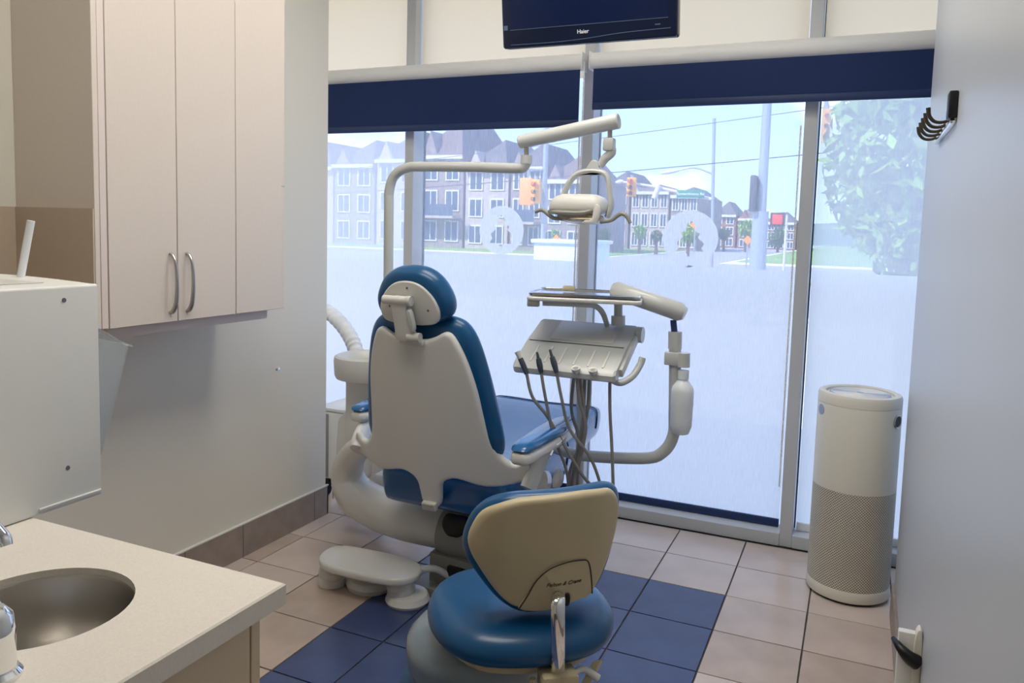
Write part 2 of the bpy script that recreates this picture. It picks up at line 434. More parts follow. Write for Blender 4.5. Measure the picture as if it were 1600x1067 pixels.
# ------------------------------------------------------------------ window wall
win = Thing('window_1', None, None, (-1.3, YW, 0), kind='structure')
MW, MD = .058, .13
mull = [-4.2, -3.46, -2.432, -1.359, -.275, .80, 1.55]
for i, x in enumerate(mull):
    w0 = MW
    p = win.part('mullion', bxm(x, x+w0, YW, YW+MD, 0, ZC, bev=.002, seg=1), 'mullion')
    win.part('gasket', bxm(x-.006, x+w0+.006, YW+MD-.012, YW+MD, .05, ZC), 'gasket', parent=p)
ends = list(zip(mull, mull[1:]))
FROST = 1.335
for a, b in ends:
    x0, x1 = a+MW, b
    win.part('bottom_rail', bxm(x0, x1, YW-.004, YW+MD, 0, .062, bev=.002, seg=1), 'mullion')
    win.part('pane', sheet(x0+.004, x1-.004, YW+MD-.005, .062, ZC), 'glass')
    win.part('frosted_film', sheet(x0+.008, x1-.008, YW+MD+.0015, .06, FROST), 'frost', label='frosted film on the lower half of the glass')
# round frosted emblem with a clear tree shape in it
def emblem(cx, cz, r):
    N = 72; bm = new(); yv = YW+MD+.0015
    tree = catmull([(0, .62), (.16, .42), (.12, .30), (.34, .16), (.28, .02), (.50, -.18), (.42, -.36), (.55, -.52), (.10, -.56), (.08, -.70), (-.08, -.70), (-.10, -.56), (-.50, -.52), (-.40, -.34), (-.46, -.16), (-.26, .04), (-.32, .18), (-.12, .30), (-.16, .42)], 6, True)
    tr = [p for p in tree]
    pol = sorted([(math.atan2(p[1]+.1, p[0]), p) for p in tr], key=lambda q: q[0])
    inn = [bm.verts.new((cx+p[0]*r, yv, cz+p[1]*r)) for _, p in pol]
    outv = [bm.verts.new((cx+r*math.cos(a), yv, cz+r*math.sin(a))) for a, _ in pol]
    n = len(pol)
    for j in range(n): bm.faces.new((inn[j], inn[(j+1) % n], outv[(j+1) % n], outv[j]))
    st = [(-.03, -.98), (.03, -.98), (.05, -1.06), (.16, (FROST-cz)/r), (-.16, (FROST-cz)/r), (-.05, -1.06)]
    bm.faces.new([bm.verts.new((cx+a*r, yv, cz+b*r)) for a, b in st])
    win.part('tree_emblem', bm, 'frost', label='round frosted emblem with a clear tree shape')
emblem(-1.868, 1.491, .138); emblem(-.802, 1.479, .142)
# outer wall strips above and sides (close the shell)
struct('trim_1', bxm(-4.32, 1.72, YW+MD, YW+MD+.2, ZC-.02, ZC+.15), 'trim_white')

# see-through screens inside the panes
def screen(name, x0, x1, m, barm, label, z1=2.3, chain=None):
    t = Thing(name, label, 'window screen', ((x0+x1)/2, YW+.085, .062))
    t.part('mesh_fabric', sheet(x0, x1, YW+.085, .10, z1), m)
    t.part('hem_bar', bxm(x0, x1, YW+.076, YW+.094, .064, .104, bev=.004), barm)
    if chain:
        bm = new(); z = .3
        while z < 2.02:
            obox(bm, (chain, YW-.006, z), (X_, Y_, Z_), (.0035, .0035, .0045)); z += .0105
        o = t.part('bead_chain', bm, 'tube_white'); o['kind'] = 'stuff'
    return t
screen('solar_screen', -2.374+.012, -1.359-.012, 'screen_blue', 'navy_bar', 'blue-tinted mesh screen behind the raised dental lamp arm', chain=-1.372)
screen('solar_screen', -1.301+.012, -.275-.012, 'screen_blue', 'navy_bar', 'blue-tinted mesh screen behind the tray and water bottle, navy bar at its foot', chain=-.288)
screen('solar_screen', -.217+.012, .80-.012, 'screen_white', 'tube_white', 'white mesh screen behind the air purifier in front of the leafy tree')
screen('solar_screen', -3.402+.012, -2.432-.012, 'screen_white', 'tube_white', 'white mesh screen at the left end of the window beside the wall corner')
# cream fabric over the upper panes
for i, (a, b) in enumerate(ends[1:5]):
    lab = ['cream upper shade at the left end, next to the wall corner', 'cream upper shade behind the left half of the television', 'cream upper shade right of the television', 'cream upper shade in the top right corner above the leafy tree'][i]
    single('upper_shade', sheet(a+MW+.006, b-.006, YW+.07, 2.30, ZC), 'cream_shade', lab, 'window shade', 'cream shades over the upper panes', base=((a+b)/2, YW+.07, 2.3))
# navy roller blinds
def roller(x0, x1, zb, label):
    t = Thing('roller_blind', label, 'roller blind', ((x0+x1)/2, YW-.06, zb), 'navy roller blinds')
    tz = 2.355
    t.part('tube', tb([(x0, YW-.055, tz), (x1, YW-.055, tz)], .043, seg=24), 'tube_white')
    t.part('fabric', bxm(x0+.012, x1-.012, YW-.072, YW-.0712, zb+.02, tz-.02), 'navy')
    t.part('hem_bar', bxm(x0+.012, x1-.012, YW-.079, YW-.064, zb, zb+.036, bev=.005), 'navy_bar')
    t.part('end_bracket', bxm(x0-.006, x0, YW-.10, YW-.002, tz-.045, tz+.045, bev=.004), 'tube_white')
    t.part('end_bracket', bxm(x1, x1+.006, YW-.10, YW-.002, tz-.045, tz+.045, bev=.004), 'tube_white')
    bm = new(); z = .9
    while z < tz:
        obox(bm, (x1+.011, YW-.075, z), (X_, Y_, Z_), (.0035, .0035, .0045)); z += .0105
    o = t.part('bead_chain', bm, 'tube_white'); o['kind'] = 'stuff'
roller(-3.35, -1.345, 2.03, 'wide navy roller blind behind the dental lamp arm, hanging lower')
roller(-1.298, .75, 2.112, 'navy roller blind to the right of the television, pulled slightly higher')

# ------------------------------------------------------------------ ceiling lamps (the room's own light)
for k, (x, y) in enumerate(((-1.0, 2.55), (-1.0, 1.35), (-3.4, 1.6))):
    t = Thing('ceiling_light', ['recessed ceiling light panel above the dental chair', 'recessed ceiling light panel above the stool and counter', 'recessed ceiling light panel in the space beyond the left wall'][k], 'ceiling light', (x, y, ZC), 'recessed ceiling light panels')
    bm = new()
    for a in ((x-.62, x-.59, y-.32, y+.32), (x+.59, x+.62, y-.32, y+.32), (x-.59, x+.59, y-.32, y-.29), (x-.59, x+.59, y+.29, y+.32)): box(bm, *a, ZC-.02, ZC-.001)
    t.part('frame', bm, 'white_paint'); t.part('diffuser', bxm(x-.588, x+.588, y-.288, y+.288, ZC-.012, ZC-.003), 'lamp_diffuser')

# ================================================================== LEFT SIDE FURNITURE
# wall cabinet
CF, CB = -2.10, 1.16
cab = Thing('wall_cabinet', 'tall pale beige wall cabinet with bow handles on the left wall', 'cabinet', (XL, 2.07, CB))
cab.part('carcass', bxm(XL, CF-.02, 1.665, 2.492, CB+.0, 2.86), 'laminate')
cab.part('side_panel', bxm(XL, CF, 1.645, 1.664, CB, 2.86, bev=.0015, seg=1), 'laminate')
cab.part('face_stile', bxm(CF-.019, CF, 1.6645, 1.688, CB, 2.86, bev=.001, seg=1), 'laminate_edge')
def bow(t, par, y, z0, z1):
    pts = [(CF, y, z0), (CF+.012, y, z0+.006), (CF+.026, y, z0+.035), (CF+.031, y, (z0+z1)/2), (CF+.026, y, z1-.035), (CF+.012, y, z1-.006), (CF, y, z1)]
    t.part('handle', tb(pts, [.005, .0055, .006, .0065, .0075, .008, .006][::-1], seg=10, n=4), 'nickel', parent=par, label='satin nickel bow handle')
dz0, dz1 = onx(268, 488, CF)[2], onx(263, 396, CF)[2]
d1 = cab.part('door', bxm(CF-.019, CF, 1.6915, 1.955, CB-.002, 2.86, bev=.0012, seg=1), 'laminate')
d2 = cab.part('door', bxm(CF-.019, CF, 1.958, 2.226, CB-.002, 2.86, bev=.0012, seg=1), 'laminate')
cab.part('filler_panel', bxm(CF-.019, CF, 2.2285, 2.492, CB-.002, 2.86, bev=.0012, seg=1), 'laminate')
bow(cab, d1, 1.925, dz0, dz1); bow(cab, d2, 1.995, dz0, dz1)
cab.part('valance', bxm(CF-.064, CF-.05, 1.72, 2.45, CB-.042, CB), 'laminate_edge')
cab.part('latch_plate', bxm(CF-.002, CF+.001, 2.476, 2.492, 1.64, 1.645), 'nickel')
# lower shade painted as a browner strip on wall and on the cabinet side, up to 1.526 m
struct('shade_strip_wall', bxm(XL, XL+.003, .4, 1.642, .90, 1.526), 'shade_brown')
struct('shade_strip_side', bxm(XL+.003, CF-.001, 1.640, 1.6448, CB+.002, 1.526), 'shade_brown')
o = single('wall_fleck', obx((XL+.002, 2.868, .818), (Y_, Z_, X_), (.014, .006, .002), bev=.002), 'chrome', 'tiny shiny fleck on the bare left wall', 'wall mark', base=(XL, 2.87, .816))

# counter, sink, tap
CT, CTH = .90, .036
SX, SY, SR = -1.127, .772, .136
bm = new(); N = 48
x0, x1, y0, y1 = XL, -.843, .18, 1.007
ring_o = []
for k in range(N):
    a = 2*math.pi*k/N; c, s = math.cos(a), math.sin(a)
    tx = ((x1-SX) if c > 0 else (SX-x0))/max(abs(c), 1e-6); ty = ((y1-SY) if s > 0 else (SY-y0))/max(abs(s), 1e-6)
    q = min(tx, ty); ring_o.append((SX+c*q, SY+s*q))
for cx, cy in ((x0, y0), (x0, y1), (x1, y0), (x1, y1)):
    k = min(range(N), key=lambda i: (ring_o[i][0]-cx)**2+(ring_o[i][1]-cy)**2); ring_o[k] = (cx, cy)
ring_i = [(SX+SR*math.cos(2*math.pi*k/N), SY+SR*math.sin(2*math.pi*k/N)) for k in range(N)]
def rg(rg_, z, ins=0):
    return [bm.verts.new((p[0], p[1], z)) for p in rg_]
Bv = .003
ring_b = [(min(max(p[0], x0+Bv), x1-Bv), min(max(p[1], y0+Bv), y1-Bv)) for p in ring_o]
r1, r2, r3, r4, r5 = rg(ring_i, CT-CTH), rg(ring_i, CT), rg(ring_b, CT), rg(ring_o, CT-Bv), rg(ring_o, CT-CTH)
for a, b in ((r1, r2), (r2, r3), (r3, r4), (r4, r5), (r5, r1)):
    for j in range(N): bm.faces.new((a[j], a[(j+1) % N], b[(j+1) % N], b[j]))
single('countertop', bm, 'counter', 'pale speckled stone countertop with a round sink cut-out', 'countertop', base=(-1.6, .6, CT-CTH))
bc = Thing('base_cabinet', 'beige base cabinet under the stone countertop', 'cabinet', (-1.6, .6, 0))
BX1, BY1 = -.868, .972
bm = new()
x0 = XL+.014
for a in ((x0, BX1-.02, y0+.02, y0+.04), (x0, BX1-.02, BY1-.02, BY1-.001), (x0, x0+.02, y0+.04, BY1-.02), (x0, BX1-.02, y0+.02, BY1-.001)):
    if a[3]-a[2] > .5 and a[1]-a[0] > .5: box(bm, *a, .10, .12)
    else: box(bm, *a, .10, CT-CTH-.001)
bc.part('carcass', bm, 'cab_base')
bc.part('toe_kick', bxm(x0+.02, BX1-.07, y0+.05, BY1-.05, .001, .10), 'dark')
bc.part('door', bxm(BX1-.0195, BX1, y0+.03, .60, .11, CT-CTH-.004, bev=.0015, seg=1), 'cab_base')
bc.part('door', bxm(BX1-.0195, BX1, .603, BY1-.022, .11, CT-CTH-.004, bev=.0015, seg=1), 'cab_base')
bc.part('end_stile', bxm(BX1-.0195, BX1+.001, BY1-.02, BY1, .10, CT-CTH-.001, bev=.0015, seg=1), 'cab_base')
sk = Thing('sink', 'round brushed steel sink set into the countertop', 'sink', (SX, SY, CT-.19))
sk.part('bowl', lth([(.02, .0), (.10, .004), (.124, .03), (.131, .07), (.1335, .174), (.1352, .178), (.1356, .176), (.1348, .170), (.1325, .07), (.126, .028), (.10, .001), (.02, -.003)], (SX, SY, CT-.19), 48), 'steel')
sk.part('drain', lth([(0, .004), (.024, .004), (.03, .0065), (.032, .003), (0, .002)], (SX, SY, CT-.188), 24), 'chrome')
fx = onz(-6, 1058, CT); fc = Thing('tap', 'polished chrome mixer tap at the edge of the sink', 'tap', (fx[0], fx[1], CT))
fx = A([fx[0], fx[1], CT])
fc.part('base_ring', lth([(0, 0), (.030, 0), (.031, .006), (.026, .012), (.0, .012)], fx, 28), 'chrome')
fc.part('body', lth([(0, .012), (.0235, .012), (.0235, .055), (.0245, .058), (.0245, .066), (.023, .07), (.021, .085), (.012, .095), (0, .097)], fx, 28), 'chrome')
sp_end = onz(6, 846, 1.00)
fc.part('spout', tb([fx+A([-.01, .01, .06]), fx+A([-.09, .03, .10]), A([sp_end[0]-.16, sp_end[1]-.03, 1.04]), sp_end+A([-.05, -.01, .035]), sp_end+A([-.008, 0, .006]), sp_end+A([0, .0, -.008])], [.016, .014, .013, .0125, .0125, .012], seg=14, n=5), 'chrome')
fc.part('lever', tb([fx+A([0, 0, .09]), fx+A([-.03, -.02, .12]), fx+A([-.07, -.05, .135])], [.009, .008, .007], seg=10, n=3), 'chrome')

# white dispenser box with clear pocket
BXF = -1.472
curve = [(BXF, 1.157), (-1.562, 1.178), (-1.678, 1.20), (-1.785, 1.213), (-1.877, 1.214), (-1.97, 1.20)]
cv = catmull(curve, 4)
o2 = [(p[0], p[1]) for p in cv]+[(-1.97, .70), (BXF, .70)]
db = Thing('dispenser_box', 'white wall-style dispenser box with curved front standing on the countertop', 'dispenser', (-1.7, .95, CT))
db.part('case', plt_(o2, (A([0, 0, CT+.001]), X_, Y_, Z_), .4585, .006, 3), 'white_box')
for px, py in ((100, 469), (106, 731)):
    q = onx(px, py, BXF); db.part('screw', lth([(0, .0012), (.0045, .0012), (.005, 0), (0, 0)], q, 14, axis=(1, 0, 0)), 'screw')
db.part('bottom_lip', obx((BXF+.0015, 1.085, .913), (Y_, Z_, X_), (.07, .0022, .002), bev=.001), 'white_box')
# pocket: slanted front, two side cheeks, folded lip
bm = new()
pk = lambda x, y, z: (x, y, z)
for xa, xb in ((BXF-.012, BXF-.010), (-1.735, -1.733)):
    yo = 0 if xa > -1.6 else .045
    addmesh(bm, [(xa, 1.165+yo, .985), (xa, 1.237+yo, 1.216), (xa, 1.162+yo, 1.262), (xb, 1.165+yo, .985), (xb, 1.237+yo, 1.216), (xb, 1.162+yo, 1.262)], [(0, 1, 2), (3, 5, 4), (0, 3, 4, 1), (1, 4, 5, 2), (2, 5, 3, 0)])
addmesh(bm, [(BXF-.010, 1.166, .985), (BXF-.010, 1.239, 1.217), (-1.735, 1.284, 1.217), (-1.735, 1.211, .985), (BXF-.010, 1.169, .985), (BXF-.010, 1.242, 1.217), (-1.735, 1.287, 1.217), (-1.735, 1.214, .985)], [(0, 1, 2, 3), (4, 7, 6, 5), (0, 4, 5, 1), (1, 5, 6, 2), (2, 6, 7, 3), (3, 7, 4, 0)])
db.part('clear_pocket', bm, 'acrylic', label='clear plastic pocket on the front of the box')
db.part('pocket_rim', tb([(BXF-.011, 1.166, 1.262), (BXF-.011, 1.226, 1.224), (BXF-.011, 1.24, 1.217), (-1.734, 1.285, 1.217)], .0022, seg=8, n=3), 'acrylic')
q = onz(34, 433, 1.3605); q = A([-1.745, 1.176, 1.3605])
tp = onx(49, 342, q[0]+.02)
single('white_tube', tb([q, q+(tp-q)*.5, q+(tp-q)*.97], .0085, seg=16), 'white_paint', 'thin white tube leaning up on top of the dispenser box', 'tube', base=q)
single('paper_slip', obx((-1.66, 1.03, 1.3606), (X_, Y_, Z_), (.10, .07, .0006)), 'shell_grey', 'grey slip of paper lying on top of the dispenser box', 'paper', base=(-1.66, 1.03, 1.36))

# ================================================================== TELEVISION
tvb = ony(786, 77, 3.02); tvr = ony(1058, 57, 3.02)
TX0, TX1, TZ = tvb[0], tvr[0], tvb[2]; TW = TX1-TX0; tcx = (TX0+TX1)/2
th = math.radians(9); TV_ = A([0, -math.sin(th), math.cos(th)]); TN = A([0, math.cos(th), math.sin(th)])   # up, away from viewer
fr = (A([tcx, 3.02, TZ]), X_, TV_, TN)
tv = Thing('television', 'flat screen television with navy-black frame hung from the ceiling', 'television', (tcx, 3.02, TZ))
hh = .46
o_ = [(p[0], p[1]+hh/2) for p in rrect(TW/2, hh/2, .012)]
tv.part('bezel', plt_(o_, fr, .055, .007, 3), 'tv_black')
tv.part('screen', obx(to3(fr, (0, .255), -.0006), (X_, TV_, TN), (TW/2-.035, .18, .0012)), 'tv_screen')
tv.part('accent_line', obx(to3(fr, (.0, .072), -.0006), (X_, TV_, TN), (TW/2-.035, .0009, .0012)), 'tv_line')
tv.part('lower_curve', tb([to3(fr, (a*TW/2, b), -.0003) for a, b in ((-.9, .014), (-.4, .013), (0, .018), (.4, .029), (.93, .034))], .0011, seg=6, n=4), 'tv_line')
tv.part('lettering', place(textmesh('Haier', .022), (to3(fr, (-.012, .045), -.0008), X_, TV_, -TN)), 'white_print', label='small white maker lettering')
tv.part('sticker', obx(to3(fr, (-TW/2+.016, .082), -.0006), (X_, TV_, TN), (.0085, .009, .0008)), 'tv_line')
tv.part('indicator', obx(to3(fr, (TW/2-.075, .05), -.0006), (X_, TV_, TN), (.010, .0018, .0008)), 'tv_line')
tv.part('back_cover', obx(to3(fr, (0, .24), .085), (X_, TV_, TN), (TW/2-.09, .15, .03), bev=.02), 'tv_black')
tv.part('mount_pole', tb([(tcx, 3.16, 2.5), (tcx, 3.20, 2.6), (tcx, 3.20, ZC-.001)], .02, seg=14), 'tv_black')

# ================================================================== RIGHT SIDE
# coat hook rail
hy0, hy1, hz = 2.33, 2.87, 1.815
hk = Thing('hook_rail', 'chrome coat hook rail with five dark curled hooks on the right wall', 'coat hooks', (XR, 2.6, hz))
hk.part('back_plate', bxm(XR-.005, XR, hy0+.03, hy1, hz, hz+.062, bev=.0015), 'steel_bright')
hk.part('lower_edge', bxm(XR-.016, XR, hy0+.03, hy1, hz-.008, hz+.002, bev=.003), 'chrome')
hk.part('end_cap', bxm(XR-.022, XR, hy0+.02, hy0+.075, hz+.004, hz+.075, bev=.004), 'black')
for k in range(5):
    y = hy0+.10+k*.10
    h = hk.part('hook', tb([(XR-.006, y, hz+.016), (XR-.022, y, hz+.005), (XR-.045, y, hz+.006), (XR-.060, y, hz+.022), (XR-.064, y, hz+.044)], [.0042, .0042, .0045, .0052, .006], seg=10, n=4), 'beige_dk')
    hk.part('hook_base', bxm(XR-.012, XR-.005, y-.010, y+.010, hz+.008, hz+.03, bev=.003), 'white_paint', parent=h)
# beige holder with black strap near the floor
wh = Thing('wall_holder', 'beige wall holder with a black strap low on the right wall', 'wall holder', (XR, 2.3, .3))
wh.part('box', bxm(XR-.056, XR-.014, 2.20, 2.225, .08, .49, bev=.004), 'trim_white')
o_ = catmull([(-.004, .06), (-.006, .3), (-.006, .44), (-.004, .50), (.002, .522), (.010, .52), (.0135, .48), (.0135, .40), (.0135, .06)], 4, True)
wh.part('front_rim', plt_([(p[0], p[1]) for p in o_], (A([XR-.0136, 2.185, -.015]), X_, Z_, Y_), .035, .003, 2), 'purifier')
wh.part('strap', tb([(XR-.012, 2.183, .425), (XR-.03, 2.176, .437), (XR-.05, 2.185, .452), (XR-.066, 2.22, .458)], [.020, .017, .012, .006], seg=12, n=4, flat=(1.0, (0, 0, 1))), 'black')
wh.part('mount_rail', bxm(XR-.012, XR-.0005, 2.187, 2.22, .02, .044), 'trim_white')

# air purifier
PX, PY, PR = .036, 3.556, .163
pu = Thing('air_purifier', 'cream cylindrical air purifier with perforated lower half by the window', 'air purifier', (PX, PY, 0))
pc = (PX, PY, 0)
pu.part('foot', lth([(0, .001), (.15, .001), (.155, .004), (.155, .012), (0, .012)], pc, 48), 'dark')
pu.part('base_ring', lth([(0, .012), (PR, .012), (PR+.002, .016), (PR+.002, .055), (PR, .058), (0, .058)], pc, 64), 'purifier')
pu.part('perforated_skin', lth([(PR-.004, .058), (PR, .0585), (PR, .465), (PR-.004, .466)], pc, 96), 'perforated')
pu.part('upper_body', lth([(PR-.004, .466), (PR, .4665), (PR, .815), (PR-.001, .818), (PR-.004, .818)], pc, 64), 'purifier')
pu.part('top_rim', lth([(PR-.004, .818), (PR, .819), (PR, .85), (PR-.006, .862), (PR-.02, .866), (PR-.03, .86), (PR-.032, .85), (0, .85)], pc, 64), 'purifier')
gl = pu.part('top_grille', lth([(0, .858), (.06, .858), (.118, .857), (.12, .852), (0, .852)], pc, 48), 'badge')
for k in range(14):
    rr_ = .018+k*.007
    pu.part('grille_ring', lth([(rr_, .858), (rr_+.0015, .8605), (rr_+.003, .858)], pc, 40), 'tube_white', parent=gl)
def on_cyl(px, py, r=PR):
    d = ray(px, py); a = d[0]**2+d[1]**2; b = 2*(d[0]*(CAM[0]-PX)+d[1]*(CAM[1]-PY)); c = (CAM[0]-PX)**2+(CAM[1]-PY)**2-r*r
    t = (-b-math.sqrt(max(b*b-4*a*c, 0)))/(2*a); return CAM+d*t
def disc(c, n, r, t, seg=24, sq=(1, 1)):
    return lth([(0, 0), (r, 0), (r*.98, t), (0, t)], c, seg, axis=n)
q = on_cyl(1283.5, 639); n_ = unit([q[0]-PX, q[1]-PY, 0])
pu.part('badge', disc(q-n_*.003, n_, .022, .0045), 'badge', label='round pale blue badge')
q = on_cyl(1402, 659); n_ = unit([q[0]-PX, q[1]-PY, 0])
kb = pu.part('control_dial', disc(q-n_*.006, n_, .026, .009), 'dark')
pu.part('dial_ring', lth([(.022, .009), (.025, .011), (.028, .008), (.026, .003)], q-n_*.006, 24, axis=n_), 'nickel', parent=kb)

# ================================================================== DENTAL CHAIR
XC = -1.42
P0 = A([XC, 2.51, .467]); BU = unit([0, -.175, .703]); BN = A([0, BU[2], -BU[1]])
BF = (P0, X_, BU, BN)
def mirror(h): return [(x, y) for x, y in h]+[(-x, y) for x, y in h[::-1] if abs(x) > 1e-6]
ch = Thing('dental_chair', 'blue upholstered dental chair with a cream moulded back, facing the window', 'dental chair', (XC, 2.9, 0))
sm = lambda t: max(0, min(1, t))**2*(3-2*max(0, min(1, t)))
bend = lambda p: .055*sm((abs(p[0])-.20)/.16)+.018*(p[0]/.2)**2*(1 if abs(p[0]) < .25 else (.25/abs(p[0]))**2)
half = [(0, .652), (.05, .655), (.09, .668), (.12, .684), (.14, .684), (.158, .667), (.182, .615), (.203, .550), (.222, .465), (.236, .375), (.252, .29), (.270, .222), (.29, .190), (.313, .170), (.338, .168), (.358, .195), (.370, .19), (.376, .15), (.366, .105), (.28, .082), (.20, .092), (.12, .112), (.075, .102), (.052, .078), (.045, .035), (.040, .0), (.026, -.02), (0, -.024)]
ol = catmull([half[0]]+[p for p in half[1:-1]]+[half[-1]]+[(-x, y) for x, y in half[1:-1][::-1]], 3, True)
# dense shell so that it can bow: strips between outline ring insets
ch.part('back_shell', plt_([(p[0], p[1]) for p in ol], BF, .032, .013, 4, bend=bend), 'shell')
hc = [(0, .705), (.09, .722), (.15, .716), (.19, .69), (.22, .63), (.245, .53), (.265, .42), (.282, .30), (.285, .235), (.265, .19), (.16, .16), (0, .15)]
oc = catmull(mirror(hc), 4, True)
cfr = (P0+BN*.085, X_, BU, BN)
ch.part('back_cushion', pil([(p[0], p[1]) for p in oc], cfr, .055, .06, 12, .28), 'blue_vinyl')
# headrest
hh_ = [(0, .908), (.06, .90), (.11, .868), (.143, .815), (.152, .772), (.140, .735), (.095, .712), (0, .708)]
oh = catmull(mirror(hh_), 5, True); hfr = (P0+BN*.062, X_, BU, BN)
ch.part('headrest', pil([(p[0], p[1]) for p in oh], hfr, .05, .055, 12, .30), 'blue_vinyl')
hp = [(0, .868), (.05, .858), (.09, .826), (.113, .785), (.117, .75), (.10, .72), (.05, .71), (0, .709)]
hpl = ch.part('headrest_plate', plt_([(p[0], p[1]) for p in catmull(mirror(hp), 4, True)], (P0+BN*.004, X_, BU, BN), .022, .006, 3), 'shell_grey')
for a, b in ((.004, .845), (-.075, .775), (.078, .768)):
    ch.part('screw', disc(to3(BF, (a, b), .004), -BN, .004, .0015, 12), 'screw', parent=hpl)
hb = ch.part('headrest_bracket', plt_([(p[0], p[1]) for p in catmull([(-.055, .815), (.0, .816), (.012, .80), (.012, .76), (.020, .70), (.032, .668), (.0, .655), (-.045, .662), (-.048, .70), (-.05, .76)], 3, True)], (P0-BN*.028, X_, BU, BN), .03, .007, 3), 'shell_grey')
ch.part('pivot_barrel', tb([to3(BF, (-.082, .806), -.018), to3(BF, (.026, .806), -.018)], .0155, seg=20), 'shell_grey', parent=hb)
ch.part('pivot_cap', tb([to3(BF, (.012, .806), -.018), to3(BF, (.030, .806), -.018)], .0175, seg=20), 'arm_grey', parent=hb)
ch.part('pivot_barrel', tb([to3(BF, (.0, .674), -.018), to3(BF, (.048, .674), -.018)], .0165, seg=20), 'shell_grey', parent=hb)
ch.part('release_lever', plt_([(p[0], p[1]) for p in catmull([(.014, .775), (.028, .775), (.034, .74), (.036, .705), (.022, .702), (.015, .735)], 3, True)], (P0-BN*.036, X_, BU, BN), .024, .006, 2), 'arm_grey', parent=hb)
ch.part('bracket_foot', obx(to3(BF, (.005, .650), -.004), (X_, BU, BN), (.048, .010, .012), bev=.004), 'shell_grey', parent=hb)
ch.part('hinge_clip', obx(to3(BF, (-.002, -.012), -.006), (X_, BU, BN), (.03, .016, .012), bev=.005), 'shell_grey')
ch.part('hinge_pin', tb([to3(BF, (-.026, -.004), -.014), to3(BF, (.02, -.004), -.014)], .006, seg=12), 'nickel')
# seat and leg rest: lofted upholstered section
def usec(y, zt, th_, hw, dip=.0):
    pts = []
    for x, z in catmull([(-hw, -.5), (-hw*1.0, -.15), (-hw*.93, -.02), (-hw*.7, .0), (0, -dip), (hw*.7, .0), (hw*.93, -.02), (hw, -.15), (hw, -.5), (hw*.95, -.9), (hw*.8, -1), (0, -1), (-hw*.8, -1), (-hw*.95, -.9)], 3, True):
        zz = z*th_ if z < -.2 else (z*th_*1.0)
        pts.append((XC+x, y, zt+zz))
    return pts
secs = [(2.562, .525, .07, .20), (2.568, .55, .12, .25), (2.60, .568, .165, .275), (2.68, .572, .18, .285), (2.9, .565, .19, .29), (3.12, .568, .19, .29), (3.35, .60, .18, .285), (3.55, .63, .17, .28), (3.68, .634, .165, .278), (3.76, .618, .155, .27), (3.81, .585, .12, .25), (3.825, .555, .06, .22)]
bm = new(); loft(bm, [usec(*s, dip=.03) for s in secs]); seat = ch.part('seat_cushion', bm, 'blue_light', subsurf=1, angle=70)
for yv, zt, th_, hw in ((3.22, .580, .187, .2885), (3.66, .634, .166, .279)):
    pts = [A(p) for p in usec(yv, zt, th_, hw*1.004, dip=.03)]
    ch.part('seam', tb(pts[:26], .0028, seg=6, n=0), 'piping', parent=seat)
bm = new(); box(bm, XC-.21, XC+.21, 2.80, 3.5, .34, .39, bev=.02); ch.part('seat_frame', bm, 'shell')
# arm rests
for s in (-1, 1):
    xa = XC+s*.405
    ya, yb = (2.385, 2.90) if s > 0 else (2.60, 3.08)
    oa = catmull([(0, ya), (.034, ya+.02), (.044, ya+.16), (.05, ya+.33), (.042, yb-.06), (.018, yb), (-.018, yb), (-.042, yb-.06), (-.05, ya+.33), (-.044, ya+.16), (-.034, ya+.02)], 4, True)
    za = .752
    fa = (A([xa, 0, za]), X_, Y_, Z_)
    ar = ch.part('arm_rest', plt_([(p[0]*1.05, p[1]) for p in oa], (A([xa, 0, za-.052]), X_, Y_, Z_), .045, .018, 4), 'shell')
    ch.part('arm_pad', pil([(p[0], p[1]) for p in oa], fa, .014, .022, 8, .3), 'blue_light', parent=ar)
    if s > 0:
        for a, b, c_, e in ((2.62, .722, 2.72, .733), (2.72, .733, 2.70, .712), (2.70, .712, 2.62, .722), (2.58, .713, 2.56, .70)):
            ch.part('arm_trim', tb([(xa+.052, a, b), (xa+.052, c_, e)], .003, seg=6), 'white_print', parent=ar)
    ch.part('arm_support', tb([(XC+s*.37, 2.57, .56 if s > 0 else .60), (XC+s*.385, 2.61, .63 if s > 0 else .645), (XC+s*.408, 2.66+(.06 if s < 0 else 0), .705)], [.05, .046, .036], seg=18, n=4, flat=(.55, (1, 0, 0))), 'shell')
    if s > 0: ch.part('pivot_cover', lth([(0, .02), (.03, .018), (.044, .010), (.048, 0), (0, -.01)], (XC+s*.425, 2.72, .565), 28, axis=(s, 0, 0), sq=(1, .8)), 'shell')
    if s > 0: ch.part('side_link', tb([(XC+s*.40, 2.62, .57), (XC+s*.36, 2.76, .52), (XC+s*.25, 2.86, .43)], [.05, .05, .05], seg=14, n=4, flat=(.5, (1, 0, 0))), 'shell')
